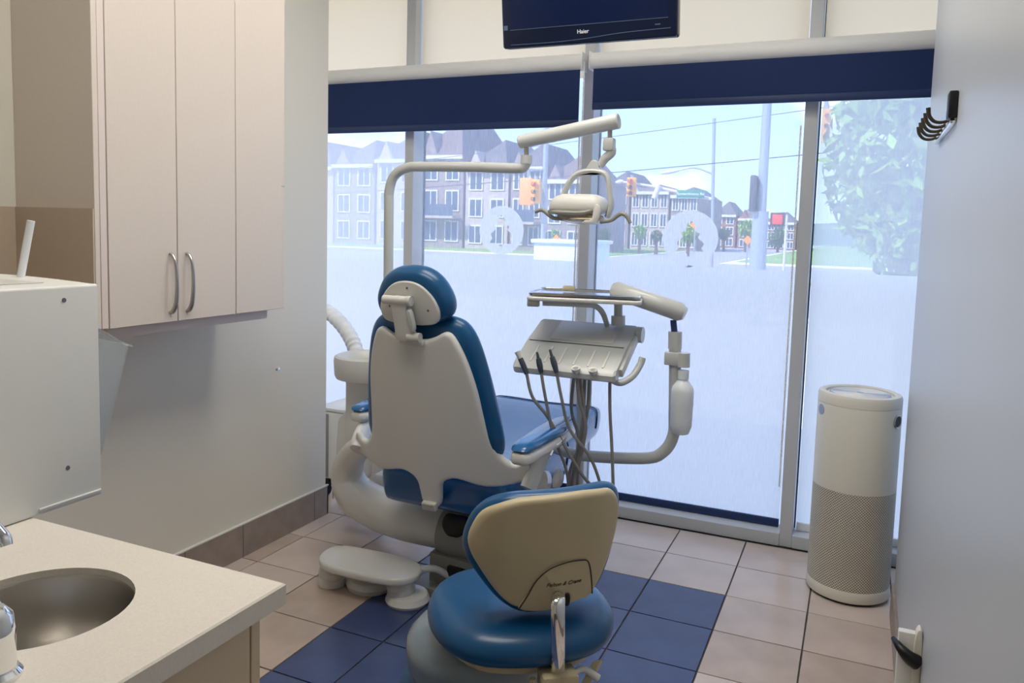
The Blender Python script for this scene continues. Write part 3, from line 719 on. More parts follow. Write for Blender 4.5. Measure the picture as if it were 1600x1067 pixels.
# lift casting sweeping to the left
cp = [(XC+.26, 2.88, .235), (XC+.05, 2.88, .222), (XC-.16, 2.87, .222), (XC-.33, 2.86, .232), (XC-.47, 2.86, .252), (XC-.575, 2.85, .30), (XC-.615, 2.84, .39), (XC-.56, 2.80, .49), (XC-.44, 2.72, .57), (XC-.34, 2.66, .585)]
cast = ch.part('lift_casting', tb(cp, [.075, .086, .092, .094, .092, .086, .072, .058, .048, .036], seg=24, n=6, flat=(1.05, (0, 1, 0))), 'shell')
q = A([XC-.66, 2.80, .31])
ch.part('casting_keyhole', lth([(0, .006), (.016, .006), (.020, 0), (0, -.004)], q, 20, axis=(-.75, -.66, 0), sq=(1, 1.7)), 'nickel', parent=cast)
bm = new(); tube(bm, [(XC-.115, 2.86, .215), (XC-.02, 2.86, .215), (XC+.07, 2.86, .215)], [.105, .108, .105], seg=28, n=3, flat=(1.05, (0, 1, 0)))
ch.part('collar', bm, 'grey_cast')
ch.part('collar_recess', pil(catmull(mirror([(0, .05), (.05, .045), (.06, 0), (.03, -.035), (0, -.04)]), 4, True), (A([XC-.02, 2.748, .285]), X_, unit([0, .45, .9]), unit([0, .9, -.45])), .012, .012, 8, .4), 'dark', parent=cast)
bm = new(); loft(bm, [[(XC-.19+dx, yv, z) for dx, yv, z in [(0, 2.70, z0), (.42, 2.66, z0), (.42, 3.2, z0), (.02, 3.2, z0)]] for z0 in (.001, .03)])
ch.part('floor_plate', bm, 'grey_cast')
bm = new(); loft(bm, [[(XC-.14+dx, yv, z) for dx, yv in [(0, 2.76), (.34, 2.72), (.34, 3.1), (.0, 3.1)]] for z in (.03, .15)]); ch.part('pedestal', bm, 'grey_cast')
ch.part('pedestal_slot', obx((XC+.03, 2.735, .10), (unit([.34, -.04, 0]), unit([.04, .34, 0]), Z_), (.075, .012, .022), bev=.006), 'black')
ch.part('junction_box', bxm(XC-.56, XC-.46, 2.97, 3.07, .30, .36, bev=.004), 'white_box')
ch.part('junction_base', bxm(XC-.565, XC-.455, 2.965, 3.075, .255, .30, bev=.004), 'black')

# foot control
pd = Thing('foot_control', 'cream foot control board on round feet on the floor behind the chair', 'foot control', (-1.74, 2.6, 0))
op = catmull([(-1.972, 2.56), (-1.985, 2.65), (-1.93, 2.70), (-1.80, 2.712), (-1.64, 2.712), (-1.545, 2.67), (-1.522, 2.59), (-1.555, 2.525), (-1.64, 2.497), (-1.78, 2.492), (-1.90, 2.50)], 4, True)
pd.part('tread_plate', plt_([(p[0], p[1]) for p in op], (A([0, 0, .098]), X_, Y_, Z_), .034, .012, 4), 'shell')
for x, y in ((-1.935, 2.60), (-1.60, 2.60)):
    pd.part('round_foot', lth([(0, .001), (.058, .001), (.060, .012), (.055, .03), (.052, .032), (.058, .06), (.050, .075), (.045, .098), (0, .098)], (x, y, 0), 32), 'shell')
pd.part('cable_loop', tb([(-1.545, 2.66, .12), (-1.50, 2.70, .115), (-1.465, 2.74, .08), (-1.44, 2.78, .045)], .014, seg=12, n=4), 'shell')
pd.part('hub', lth([(0, .001), (.10, .001), (.105, .02), (.09, .04), (0, .05)], (-1.78, 2.66, 0), 32), 'shell')
pd.part('foot_skirt', lth([(0, .001), (.085, .001), (.09, .012), (.08, .034), (.06, .04), (0, .04)], (-1.575, 2.612, 0), 36), 'shell')

# ================================================================== DELIVERY UNIT
DY = 2.90
def dy(px, py, Y=DY): return ony(px, py, Y)
du = Thing('delivery_unit', 'grey delivery unit with instrument console on a bent tube arm', 'delivery unit', (-.96, DY, .4))
t0 = dy(905, 711); t1 = dy(1005, 716); t2 = dy(1036, 706); t3 = dy(1052, 680); t4 = dy(1054, 640); t5 = dy(1055, 520)
du.part('tube_arm', tb([(XC+.15, DY+.1, t0[2]-.10), (XC+.28, DY+.05, t0[2]), t0, t1, t2, t3, t4, t5], .0225, seg=18, n=5), 'arm_grey')
du.part('post_collar', tb([dy(1054.5, 545), dy(1055, 518)], .0255, seg=20), 'arm_grey')
du.part('post_neck', tb([dy(1054, 522), dy(1052, 500)], .012, seg=14), 'navy_bar')
e0, e1 = dy(1062, 487), dy(962, 453)
du.part('spring_arm', tb([e0+A([.02, 0, -.008]), e0, e1, e1+(e1-e0)*.06], [.024, .036, .034, .022], seg=20, flat=(1.0, (0, 1, 0))), 'arm_grey')
du.part('head_post', tb([dy(966, 470), dy(966, 500)], .0165, seg=18), 'arm_grey')
du.part('head_collar', tb([dy(966, 493), dy(966, 508)], .027, seg=20), 'arm_grey')
# console: profile in the side view, extruded across
HX0, HX1 = -1.152, -.772
prof = [(2.95, 1.135), (2.935, 1.142), (2.79, 1.078), (2.775, 1.070), (2.66, 1.008), (2.645, .990), (2.648, .972), (2.665, .965), (2.80, 1.012), (2.95, 1.085)]
bm = new(); secs_ = []
for k, (x, s) in enumerate(((HX0-.008, .94), (HX0, 1.0), (HX1, 1.0), (HX1+.008, .94))):
    c_ = (2.80, 1.055); secs_.append([(x, c_[0]+(y-c_[0])*s, c_[1]+(z-c_[1])*s) for y, z in prof])
loft(bm, secs_); con = du.part('console', bm, 'arm_grey', angle=25)
du.part('panel_seam', obx(((HX0+HX1)/2, 2.783, 1.0752), (X_, unit([0, .9, .43]), unit([0, -.43, .9])), (.188, .0014, .0012)), 'dark', parent=con)
up = unit([0, .88, .47]); nu = unit([0, -.47, .88])
du.part('control_panel', obx((HX0+.205, 2.863, 1.1115), (X_, unit([0, .145, .064]), unit([0, -.064, .145])), (.125, .07, .0012), bev=.001), 'shell_grey', parent=con)
for k in range(6):
    x = HX0+.055+k*.056
    du.part('holder_rib', obx((x, 2.712, 1.0365), (X_, unit([0, .115, .062]), unit([0, -.062, .115])), (.004, .05, .004), bev=.003), 'shell', parent=con)
HOLD = [HX0+.03, HX0+.098, HX0+.158, HX0+.245, HX0+.31]
for x in HOLD[3:]:
    du.part('holder_cup', lth([(.006, -.012), (.016, .004), (.017, .014), (.012, .012), (.004, -.004)], (x, 2.642, .998), 18, axis=unit([0, -.4, .9])), 'shell', parent=con)
du.part('side_hub', tb([(HX1+.002, 2.925, 1.11), (HX1+.032, 2.925, 1.11)], .031, seg=24), 'arm_grey')
du.part('side_rail', obx((HX1+.012, 2.80, 1.045), (X_, unit([0, .3, .16]), unit([0, -.16, .3])), (.009, .11, .018), bev=.006), 'shell_grey')
du.part('grab_handle', tb([dy(950, 582, 2.70), dy(955, 592, 2.70), dy(970, 598, 2.70), dy(988, 588, 2.72), dy(1000, 570, 2.75), dy(1004, 559, 2.76)], .0125, seg=14, n=5), 'arm_grey')
# bottle bracket
du.part('bottle_bracket', obx(dy(1060, 560)+A([-.012, -.02, 0]), (X_, Y_, Z_), (.035, .012, .024), bev=.004), 'arm_grey')
du.part('bottle_cap', tb([dy(1070, 572)+A([0, -.02, 0]), dy(1070.5, 550)+A([0, -.02, 0])], .0225, seg=20), 'arm_grey')
# tray holder
z_t = 1.258
cn = [onz(822, 462, z_t), onz(1003, 470, z_t), onz(988, 453, z_t), onz(860, 447, z_t)]
tc_ = sum(cn)/4
TD = .15
tux = unit(cn[1]-cn[0]); tuy = np.cross(Z_, tux)
tw2 = np.linalg.norm(cn[1]-cn[0])/2
tmid = (cn[0]+cn[1])/2+tuy*TD
ff = (tmid, tux, tuy, Z_)
th_ = du.part('tray_holder', plt_(rrect(tw2, TD, .02), (tmid-Z_*.018, tux, tuy, Z_), .016, .006, 3), 'shell')
du.part('holder_clip', obx(tmid-tux*(tw2-.025)-tuy*(TD-.02)-Z_*.028, (tux, tuy, Z_), (.022, .014, .012), bev=.004), 'grey_cast', parent=th_)
du.part('holder_arm', tb([tmid-tux*(tw2-.05)-tuy*.07-Z_*.032, tmid-tux*.02-tuy*.03-Z_*.034, tmid+tux*.03-Z_*.04, tmid+tux*.06+tuy*.03-Z_*.07, A([tmid[0]+.06, 2.93, 1.12])], [.010, .011, .011, .011, .010], seg=12, n=5), 'arm_grey')
tr = Thing('instrument_tray', 'shallow polished steel tray lying on the holder above the console', 'tray', tmid)
bm = new()
rings = [(tw2-.006, TD-.006, .002), (tw2-.005, TD-.005, .011), (tw2-.010, TD-.010, .0125), (tw2-.018, TD-.018, .004), (tw2-.024, TD-.024, .0032)]
secs_ = [[to3(ff, p, z) for p in rrect(a, b, .022)] for a, b, z in rings]
loft(bm, secs_, caps=False); bm.faces.new([bm.verts.new(tuple(p)) for p in secs_[-1]]); bm.faces.new([bm.verts.new(tuple(p)) for p in secs_[0][::-1]])
bmesh.ops.remove_doubles(bm, verts=list(bm.verts), dist=1e-5)
tr.part('pan', bm, 'steel_bright')
single('cotton_roll', tb([tmid-tux*.10+tuy*.075+Z_*.018, tmid-tux*.055+tuy*.068+Z_*.018], [.010, .010], seg=14), 'beige', 'small beige roll at the back of the steel tray', 'cotton roll', base=tmid)
# holder label
du.part('side_label', obx(tmid+tux*(tw2+.0008)+tuy*(-.05)-Z_*.009, (tuy, Z_, tux), (.03, .004, .0006)), 'tv_line', parent=th_)
# hand instruments
IT = [('grey three-way syringe, leftmost instrument hung on the console edge', (808, 549), (822, 580), (832, 620)),
      ('slim dark handpiece in the second holder of the console', (839, 550), (845, 578), (852, 620)),
      ('dark handpiece with bare metal tip in the third holder of the console', (859, 546), (869, 578), (877, 620))]
ends_h = [((858, 655), (905, 735), (930, 765)), ((865, 680), (885, 735), (890, 790)), ((890, 670), (925, 720), (948, 790))]
for k, (lab, a, b, c_) in enumerate(IT):
    Yh = 2.635
    pa, pb, pcx = ony(*a, Yh-.012), ony(*b, Yh-.006), ony(*c_, Yh)
    t = Thing('hand_instrument', lab, 'dental handpiece', pb, 'instruments on the console')
    t.part('grip', tb([pa+(pb-pa)*.35, pa+(pb-pa)*.7, pb+(pcx-pb)*.1], [.009, .0115, .008] if k else [.010, .0105, .009], seg=14, n=3), 'hand_steel')
    t.part('tip', tb([pa, pa+(pb-pa)*.36], [.0042, .006] if k else [.011, .009], seg=12), 'hand_steel' if k else 'shell_grey')
    hs = ends_h[k]
    t.part('hose', tb([pb+(pcx-pb)*.05, pcx, ony(*hs[0], 2.66), ony(*hs[1], 2.70), ony(*hs[2], 2.76)], .0062, seg=8, n=6), 'hose')
# loose hoses of the unit
HL = [[(901, 578), (905, 625), (915, 670), (900, 735), (893, 800)], [(906, 590), (912, 640), (905, 690), (895, 745), (880, 800)], [(921, 580), (918, 640), (905, 700), (893, 760), (885, 800)], [(914, 592), (912, 640), (912, 690), (902, 740), (905, 800)], [(898, 575), (893, 640), (905, 690), (890, 740), (886, 800)]]
for k, h in enumerate(HL):
    du.part('hose', tb([ony(*p, 2.66+.02*k+.02*j) for j, p in enumerate(h)], .007, seg=8, n=6), 'hose')
du.part('hose', tb([ony(*p, 2.70) for p in ((953, 578), (953, 640), (956, 700), (958, 760), (958, 800))], .0062, seg=8, n=6), 'hose')
du.part('hose_stem', tb([dy(908, 590, 3.0), dy(907, 650, 3.0), dy(905, 790, 3.0)], .018, seg=12), 'arm_grey')

# water bottle
b0 = dy(1066, 676)+A([0, -.02, 0]); b1 = dy(1069, 574)+A([0, -.02, 0]); bh = b1[2]-b0[2]; br = .041
wb = Thing('water_bottle', 'translucent white water bottle hanging from the unit arm', 'bottle', b0)
bc_ = A([(b0[0]+b1[0])/2, b0[1], b0[2]])
wb.part('body', lth([(0, .004), (br*.55, .0), (br*.72, .003), (br*.96, .03), (br*.98, .05), (br*.99, bh*.40), (br*1.02, bh*.45), (br*1.0, bh*.66), (br*.92, bh*.72), (br*.6, bh*.79), (br*.42, bh*.83), (br*.40, bh*.90), (0, bh*.90)], bc_, 32), 'bottle')
wb.part('neck_ring', lth([(0, bh*.84), (br*.50, bh*.84), (br*.50, bh*.97), (0, bh*.97)], bc_, 24), 'bottle')

# ================================================================== DENTAL LAMP
dl = Thing('dental_light', 'grey dental operating light on a long bent pole and spring arm', 'dental light', dy(607, 640))
l = [dy(604, 640), dy(606, 520), dy(607.5, 330), dy(608, 300), dy(616, 275), dy(637, 262), dy(665, 260.5), dy(740, 261), dy(806, 263), dy(819, 260), dy(823, 248)]
dl.part('pole', tb(l, .0212, seg=20, n=5), 'arm_grey')
dl.part('elbow', tb([dy(822, 256), dy(822.5, 243)], .0235, seg=20), 'arm_grey')
dl.part('swivel_pin', tb([dy(822.5, 246), dy(822.5, 226)], .0095, seg=14), 'grey_cast')
s0, s1 = dy(813, 222), dy(966, 189)
dl.part('spring_arm', tb([s0-(s1-s0)*.008, s0, s1, s1+(s1-s0)*.008], [.024, .027, .030, .026], seg=24), 'arm_grey')
dl.part('swivel_pin', tb([dy(953, 198), dy(953, 216)], .009, seg=14), 'grey_cast')
dl.part('swivel_block', obx(dy(952, 226), (X_, Y_, Z_), (.021, .02, .024), bev=.005), 'arm_grey')
dl.part('link_arm', tb([dy(954, 226), dy(956, 238), dy(945, 248), dy(938, 260)], [.016, .017, .018, .014], seg=12, n=4, flat=(.8, (0, 1, 0))), 'arm_grey')
dl.part('yoke_crown', plt_([(p[0], p[1]) for p in catmull([(-.058, -.02), (-.03, .0), (-.012, .028), (.004, .034), (.018, .022), (.026, .0), (.052, -.014), (.05, -.026), (0, -.02), (-.05, -.03)], 3, True)], (dy(928, 264)+A([0, -.013, 0]), X_, Z_, Y_), .026, .006, 3), 'arm_grey')
dl.part('yoke', tb([dy(876, 318), dy(884, 296), dy(897, 276), dy(915, 268), (dy(935, 268)), dy(948, 275), dy(953, 300), dy(955, 322), dy(949, 340)], .0115, seg=12, n=5, flat=(1.5, (0, 1, 0))), 'arm_grey')
lc = dy(908, 330)
hd = dl.part('lamp_housing', pil(catmull([(-.105, -.075), (-.10, .06), (-.05, .085), (.05, .085), (.10, .06), (.105, -.075), (.05, -.095), (-.05, -.095)], 4, True), (lc+A([0, 0, .008]), X_, Y_, Z_), .022, .058, 10, .46), 'shell_grey')
dl.part('front_band', tb([lc+A([-.104, -.07, -.004]), lc+A([-.06, -.095, -.008]), lc+A([.04, -.095, -.008]), lc+A([.098, -.075, .012])], .008, seg=10, n=5), 'grey_cast', parent=hd)
dl.part('reflector', pil(catmull([(-.075, -.06), (-.07, .055), (.07, .055), (.08, -.06)], 5, True), (lc+A([.005, -.01, -.025]), X_, unit([0, 1, -.12]), unit([0, .12, 1])), .022, .014, 8, .45), 'reflector', parent=hd)
dl.part('lens', obx(lc+A([.0, -.045, -.018]), (X_, Y_, Z_), (.07, .02, .010), bev=.006), 'lens', parent=hd)
dl.part('vent_ridge', tb([lc+A([-.05, .02, .045]), lc+A([0, .03, .060]), lc+A([.05, .02, .042]), lc+A([.098, 0, .012])], .006, seg=8, n=4), 'arm_grey', parent=hd)
dl.part('side_bracket', plt_([(p[0], p[1]) for p in catmull([(.0, .02), (.02, .018), (.022, -.01), (.005, -.045), (-.045, -.05), (-.035, -.035), (-.01, -.03)], 3, True)], (lc+A([.085, -.10, .0]), X_, Z_, Y_), .012, .004, 2), 'shell', parent=hd)
for pts in (((880, 342), (866, 341), (858, 336), (851, 330), (845, 328), (836, 331)), ((938, 347), (955, 344), (966, 336), (973, 334), (980, 339), (985, 349))):
    dl.part('handle', tb([dy(*p, DY-.06) for p in pts], [.007, .0075, .0085, .0085, .008, .0065], seg=10, n=4), 'grey_cast', label='curved grey side handle')

# ================================================================== CUSPIDOR AND SUCTION CART
cb = A([-2.08, 3.07, .0])
cu = Thing('cuspidor', 'white cuspidor bowl on a post at the left of the chair', 'cuspidor', cb)
cu.part('bowl', lth([(0, .765), (.10, .770), (.155, .785), (.162, .80), (.166, .865), (.163, .885), (.152, .892), (.142, .885), (.13, .85), (.06, .82), (0, .815)], cb, 48), 'shell')
cu.part('post', bxm(cb[0]-.13, cb[0]+.02, cb[1]-.02, cb[1]+.12, .30, .77, bev=.02, seg=3), 'white_box')
cu.part('lower_body', plt_([(p[0], p[1]) for p in catmull([(-.18, .12), (-.19, .5), (-.165, .58), (-.10, .61), (.05, .60), (.08, .5), (.08, .12)], 4, True)], (cb+A([0, .0, 0]), X_, Z_, Y_), .16, .02, 3), 'white_box')
cu.part('emblem', plt_([(-.018, .025), (.018, .025), (.018, -.01), (0, -.027), (-.018, -.01)], (ony(559, 685, cb[1])-A([0, .0015, 0]), X_, Z_, Y_), .0015, .0004, 1), 'purple', label='small dark purple shield emblem')
cu.part('screw', disc(ony(541, 716, cb[1]), -Y_, .006, .0015, 14), 'dark')
cart = Thing('suction_cart', 'grey and white suction cart with a ribbed hose beside the wall corner', 'suction unit', (-2.55, 3.56, 0))
cart.part('cabinet', bxm(-2.675, -2.40, 3.45, 3.70, .10, .48, bev=.012, seg=3), 'white_box')
cart.part('front_panel', bxm(-2.66, -2.60, 3.445, 3.452, .11, .465, bev=.003), 'grey_cast')
cart.part('lid', bxm(-2.68, -2.395, 3.445, 3.705, .48, .50, bev=.006), 'white_box')
for x in (-2.63, -2.44):
    for y in (3.48, 3.66):
        c_ = cart.part('caster', tb([(x-.012, y, .028), (x+.012, y, .028)], .027, seg=18), 'black')
        cart.part('caster_fork', bxm(x-.02, x+.02, y-.012, y+.018, .05, .10, bev=.004), 'dark', parent=c_)
hp_ = catmull([(-2.80, 3.52, 1.05), (-2.62, 3.45, 1.03), (-2.51, 3.40, .995), (-2.42, 3.36, .945), (-2.35, 3.32, .89), (-2.315, 3.30, .83), (-2.34, 3.34, .70), (-2.42, 3.45, .56), (-2.47, 3.52, .50)], 10)
rr_ = [.036+.004*(1 if (i//2) % 2 else -1) for i in range(len(hp_))]
cart.part('ribbed_hose', tb(hp_, rr_, seg=18), 'tube_white')

# ================================================================== STOOL
sd_ = unit([-.60, .80, 0]); ss = unit([.80, .60, 0])
bc0 = CAM+ray(860, 862)*1.86
tilt = math.radians(8)
sV = unit(Z_*math.cos(tilt)-sd_*math.sin(tilt)); sW = unit(np.cross(ss, sV)); sW = sW if sW @ sd_ > 0 else -sW
SF = (bc0, ss, sV, sW)
def onfr(px, py, fr_, off=0):
    d = ray(px, py); q = fr_[0]+fr_[3]*off; t = ((q-CAM) @ fr_[3])/(d @ fr_[3]); p = CAM+d*t-fr_[0]; return (p @ fr_[1], p @ fr_[2])
g6 = lambda a, b: (480+a/2.907, 700+b/2.907)
bo = [(752, 480), (775, 405), (815, 335), (880, 285), (980, 250), (1150, 226), (1320, 213), (1395, 222), (1440, 265), (1456, 330), (1440, 430), (1395, 550), (1345, 640), (1305, 685), (1230, 705), (1100, 733), (980, 740), (920, 725), (860, 675), (800, 595), (765, 540)]
ob = catmull([onfr(*g6(*p), SF) for p in bo], 3, True)
oc_ = [onfr(*g6(*p), SF, .045) for p in [(722, 480), (740, 400), (780, 320), (850, 255), (960, 215), (1150, 195), (1330, 188), (1410, 200), (1450, 250), (1450, 350), (1420, 480), (1380, 580), (1330, 650), (1200, 700), (1000, 740), (900, 715), (830, 660), (770, 590), (735, 540)]]
st = Thing('stool', 'blue vinyl operator stool with a beige moulded back', 'stool', (bc0[0]-.1, bc0[1]+.15, 0))
sb = lambda p: .05*(p[0]/.18)**2
sbl = lambda p: sb(p)-.010*math.exp(-((abs(p[0])-.125)/.035)**2)*sm((p[1]+.08)/.1)
st.part('back_shell', plt_([(p[0], p[1]) for p in ob], SF, .03, .012, 4, bend=sbl), 'beige')
st.part('back_cushion', pil([(p[0], p[1]) for p in catmull(oc_, 3, True)], (SF[0]+SF[3]*.045, ss, sV, sW), .03, .05, 12, .25, bend=sb), 'blue_vinyl')
# domed cover on the back shell
ocv = [onfr(*g6(*p), SF) for p in [(962, 735), (1000, 670), (1040, 600), (1100, 545), (1180, 518), (1250, 515), (1285, 530), (1300, 600), (1306, 680), (1200, 706), (1080, 735)]]
cvp = st.part('back_cover', plt_([(p[0], p[1]) for p in catmull(ocv, 3, True)], (SF[0]-SF[3]*.004, ss, sV, sW), .02, .003, 2, bend=sb), 'beige')
edge = [to3((SF[0]-SF[3]*.0045, ss, sV, sW), p, sb(p)) for p in catmull(ocv[:9], 4)]
st.part('cover_seam', tb(edge, .0016, seg=6), 'beige_dk', parent=cvp)
wo = onfr(*g6(1165, 613), SF)
lt = textmesh('Pelton & Crane', .0145, shear=.45, extrude=.0004)
for v in lt.verts:
    q_ = (wo[0]+v.co.x, wo[1]+v.co.y); v.co = Vector(tuple(to3(SF, q_, -.0048-v.co.z+sb(q_))))
st.part('lettering', lt, 'ink', parent=cvp, label='small dark script lettering')
kn = onfr(*g6(1178, 682), SF)
st.part('knob_slot', pil(catmull([(-.006, .014), (.006, .014), (.007, -.012), (0, -.018), (-.007, -.012)], 3, True), (to3(SF, kn, -.004), ss, sV, sW), .006, .006, 6, .5), 'black')
# seat
zc = .50
sc = onz(812, 955, zc)
oS = catmull([(.0, .225), (.12, .215), (.2, .15), (.238, .04), (.232, -.08), (.17, -.185), (.06, -.225), (-.06, -.225), (-.17, -.185), (-.232, -.08), (-.238, .04), (-.2, .15), (-.12, .215)], 3, True)
sfr = (A([sc[0], sc[1], zc]), ss, sd_, Z_)
st.part('seat', pil([(p[0], p[1]) for p in oS], sfr, .055, .055, 14, .38), 'blue_vinyl')
st.part('seat_pan', plt_([(p[0]*.80, p[1]*.80) for p in oS], (A([sc[0], sc[1], zc-.066]), ss, sd_, Z_), .018, .006, 2), 'beige')
g0 = A([sc[0]-.125, sc[1]+.02, 0])
st.part('under_cover', lth([(0, .443), (.11, .442), (.165, .43), (.195, .395), (.20, .365), (.193, .345), (.196, .33), (.185, .305), (.15, .29), (0, .29)], g0, 40), 'dull_blue', label='shiny grey-blue dome under the seat')
st.part('lower_cushion', lth([(0, .292), (.16, .292), (.205, .275), (.22, .245), (.205, .205), (.15, .165), (0, .165)], g0, 40), 'blue_vinyl')
bp_ = [to3(SF, onfr(874, 926, SF, f_), f_) if k == 0 else to3(SF, onfr(872, y_, SF, f_), f_) for k, (y_, f_) in enumerate(((926, .012), (929, -.03), (938, -.07), (960, -.088), (1010, -.092), (1056, -.07)))]
st.part('back_bar', tb(bp_, .0105, seg=14, n=5, flat=(1.6, tuple(ss))), 'chrome')
bb_ = bp_[-1]
st.part('bar_socket', obx(bb_-Z_*.008, (ss, sd_, Z_), (.045, .03, .022), bev=.008), 'beige')
st.part('bar_beam', obx((bb_+A([sc[0], sc[1], bb_[2]]))/2-Z_*.012, (ss, unit(A([sc[0], sc[1], bb_[2]])-bb_), Z_), (.022, .11, .014), bev=.005), 'beige')
lv = CAM+ray(912, 1045)*1.9
st.part('height_lever', tb([bb_+ss*.03, lv, CAM+ray(935, 1060)*1.9], [.007, .008, .010], seg=10, n=3), 'shell_grey')
lv2 = CAM+ray(925, 1050)*1.92
st.part('tilt_paddle', obx(lv2, (ss, unit([-.2, -.5, -.5]), unit([.3, .5, -.5])), (.012, .032, .004), bev=.003), 'beige')
for k in (-1, 1): st.part('spring_post', tb([bb_+ss*(-.05+k*.012)-Z_*.0, bb_+ss*(-.05+k*.012)-Z_*.06], .008, seg=10), 'beige')
st.part('gas_column', tb([(g0[0]+.05, g0[1], .08), (g0[0]+.05, g0[1], .17)], .03, seg=18), 'nickel')
for k in range(5):
    a = 2*math.pi*k/5+.3; e = A([g0[0]+.05+.26*math.cos(a), g0[1]+.26*math.sin(a), .07])
    lg = st.part('base_leg', tb([(g0[0]+.05, g0[1], .10), (g0[0]+.05+.13*math.cos(a), g0[1]+.13*math.sin(a), .092), e], [.024, .02, .014], seg=12), 'nickel')
    st.part('caster', tb([e+A([-math.sin(a)*.02, math.cos(a)*.02, -.043]), e-A([-math.sin(a)*.02, math.cos(a)*.02, .043])], .026, seg=16), 'dark', parent=lg)

# ================================================================== OUTSIDE
mat('grass', (120, 150, 84), .9, noise=.2, nscale=2)
mat('asphalt', (150, 150, 152), .9, noise=.06, nscale=1)
mat('concrete', (212, 208, 200), .85, noise=.05, nscale=2)
mat('stone', (172, 160, 154), .85, noise=.12, nscale=3)
mat('stone_dk', (138, 126, 124), .85, noise=.15, nscale=3)
mat('brick', (140, 96, 84), .85, noise=.15, nscale=4)
mat('roof', (96, 90, 94), .8, noise=.15, nscale=2)
mat('roof_brown', (112, 98, 96), .8, noise=.15, nscale=2)
mat('win_white', (200, 198, 200), .5)
mat('win_glass', (70, 84, 104), .12)
mat('signal_yellow', (226, 160, 40), .45)
mat('signal_back', (236, 150, 70), .5)
mat('red_light', (220, 50, 40), .4)
mat('pole_grey', (150, 160, 168), .4, metal=.3)
mat('sign_green', (20, 120, 104), .5)
mat('sign_orange', (238, 140, 40), .5)
mat('util', (190, 206, 214), .5)
mat('leaf', (120, 160, 60), .5, noise=.35, nscale=3)
mat('leaf_dk', (70, 104, 50), .7, noise=.3, nscale=1)
mat('bark', (92, 80, 70), .9)
mat('wire', (60, 64, 76), .6)
mat('hill', (104, 128, 128), .9, noise=.1, nscale=.1)
GZ = -.15
struct('ground', bxm(-160, 90, YW+MD+.22, 300, GZ-.3, GZ), 'concrete')
struct('sidewalk', bxm(-120, 80, 5.5, 9, GZ, GZ+.02), 'concrete')
struct('road', bxm(-120, 80, 17, 46, GZ, GZ+.012), 'asphalt')
struct('cross_road', bxm(-15, -7.5, 46, 220, GZ, GZ+.013), 'asphalt')
struct('lawn', bxm(-120, -15.5, 49, 300, GZ, GZ+.03), 'grass')
struct('lawn_strip', bxm(-5.5, -1.5, 24, 30, GZ+.012, GZ+.06), 'grass')
struct('lawn_far', bxm(-7, 80, 50, 300, GZ, GZ+.03), 'grass')
def wx(px, Y, py=380): return ony(px, py, Y)[0]
def wz(px, py, Y): return ony(px, py, Y)[2]
def house(px0, px1, eave, ridge, Y, wall, roof, label, cols=2, rows=3, dep=11, peak=None, balcony=False):
    x0_, x1_ = wx(px0, Y), wx(px1, Y); ze = wz((px0+px1)/2, eave, Y); zr = wz((px0+px1)/2, ridge, Y); xm = (x0_+x1_)/2 if peak is None else wx(peak, Y)
    t = Thing('townhouse', label, 'house', (xm, Y, GZ), 'houses across the road')
    t.part('wall', bxm(x0_, x1_, Y, Y+dep, GZ, ze), wall)
    bm = new(); e = .35; es = .04
    addmesh(bm, [(x0_-es, Y-e, ze), (x1_+es, Y-e, ze), (x1_+es, Y+dep, ze), (x0_-es, Y+dep, ze), (xm, Y+dep*.3, zr), (xm, Y+dep*.8, zr)], [(0, 1, 4), (1, 2, 5, 4), (2, 3, 5), (3, 0, 4, 5), (3, 2, 1, 0)])
    rf = t.part('roof', bm, roof)
    t.part('fascia', bxm(x0_-es, x1_+es, Y-e-.05, Y-e+.12, ze-.25, ze+.05), 'win_white', parent=rf)
    w_, h_ = (x1_-x0_)/cols, (ze-GZ)/rows
    ww, wh_ = min(w_*.26, .75), h_*.30
    for i in range(cols):
        for j in range(rows):
            cx, cz = x0_+(i+.5)*w_, GZ+(j+.55)*h_
            f = t.part('window', bxm(cx-ww-.12, cx+ww+.12, Y-.08, Y-.001, cz-wh_-.12, cz+wh_+.12), 'win_white')
            t.part('pane', bxm(cx-ww, cx-.05, Y-.1, Y-.08, cz-wh_, cz+wh_), 'win_glass', parent=f)
            t.part('pane', bxm(cx+.05, cx+ww, Y-.1, Y-.08, cz-wh_, cz+wh_), 'win_glass', parent=f)
    if balcony:
        for j in (1,):
            t.part('balcony', bxm(x0_+w_*.1, x1_-w_*.1, Y-1.4, Y-.11, GZ+j*h_-.1, GZ+j*h_+.1), 'stone')
            t.part('railing', bxm(x0_+w_*.1, x1_-w_*.1, Y-1.4, Y-1.35, GZ+j*h_+.1, GZ+j*h_+1.0), 'win_glass')
    bm = new()
    addmesh(bm, [(x0_+w_*.15, Y-.25, ze), (x0_+w_*.85, Y-.25, ze), (x0_+w_*.5, Y-.25, ze+(zr-ze)*.55), (x0_+w_*.15, Y+dep*.25, ze), (x0_+w_*.85, Y+dep*.25, ze), (x0_+w_*.5, Y+dep*.25, ze+(zr-ze)*.55)], [(0, 1, 2), (3, 5, 4), (0, 2, 5, 3), (1, 4, 5, 2), (0, 3, 4, 1)])
    t.part('gable', bm, wall, parent=rf)
house(430, 520, 262, 215, 56, 'stone', 'roof', 'pale stone house at the far left of the street, behind the wall corner')
house(522, 584, 258, 212, 56, 'stone_dk', 'roof', 'pale three-storey house seen through the leftmost window strip')
house(588, 652, 250, 196, 56, 'stone', 'roof', 'house behind the vertical lamp pole, left of the window post')
house(656, 722, 244, 172, 56, 'stone_dk', 'roof_brown', 'dark-fronted house with steep roof and balcony just right of the window post', balcony=True)
house(726, 792, 264, 211, 56, 'stone', 'roof', 'pale stone house with a pyramid roof under the horizontal lamp tube')
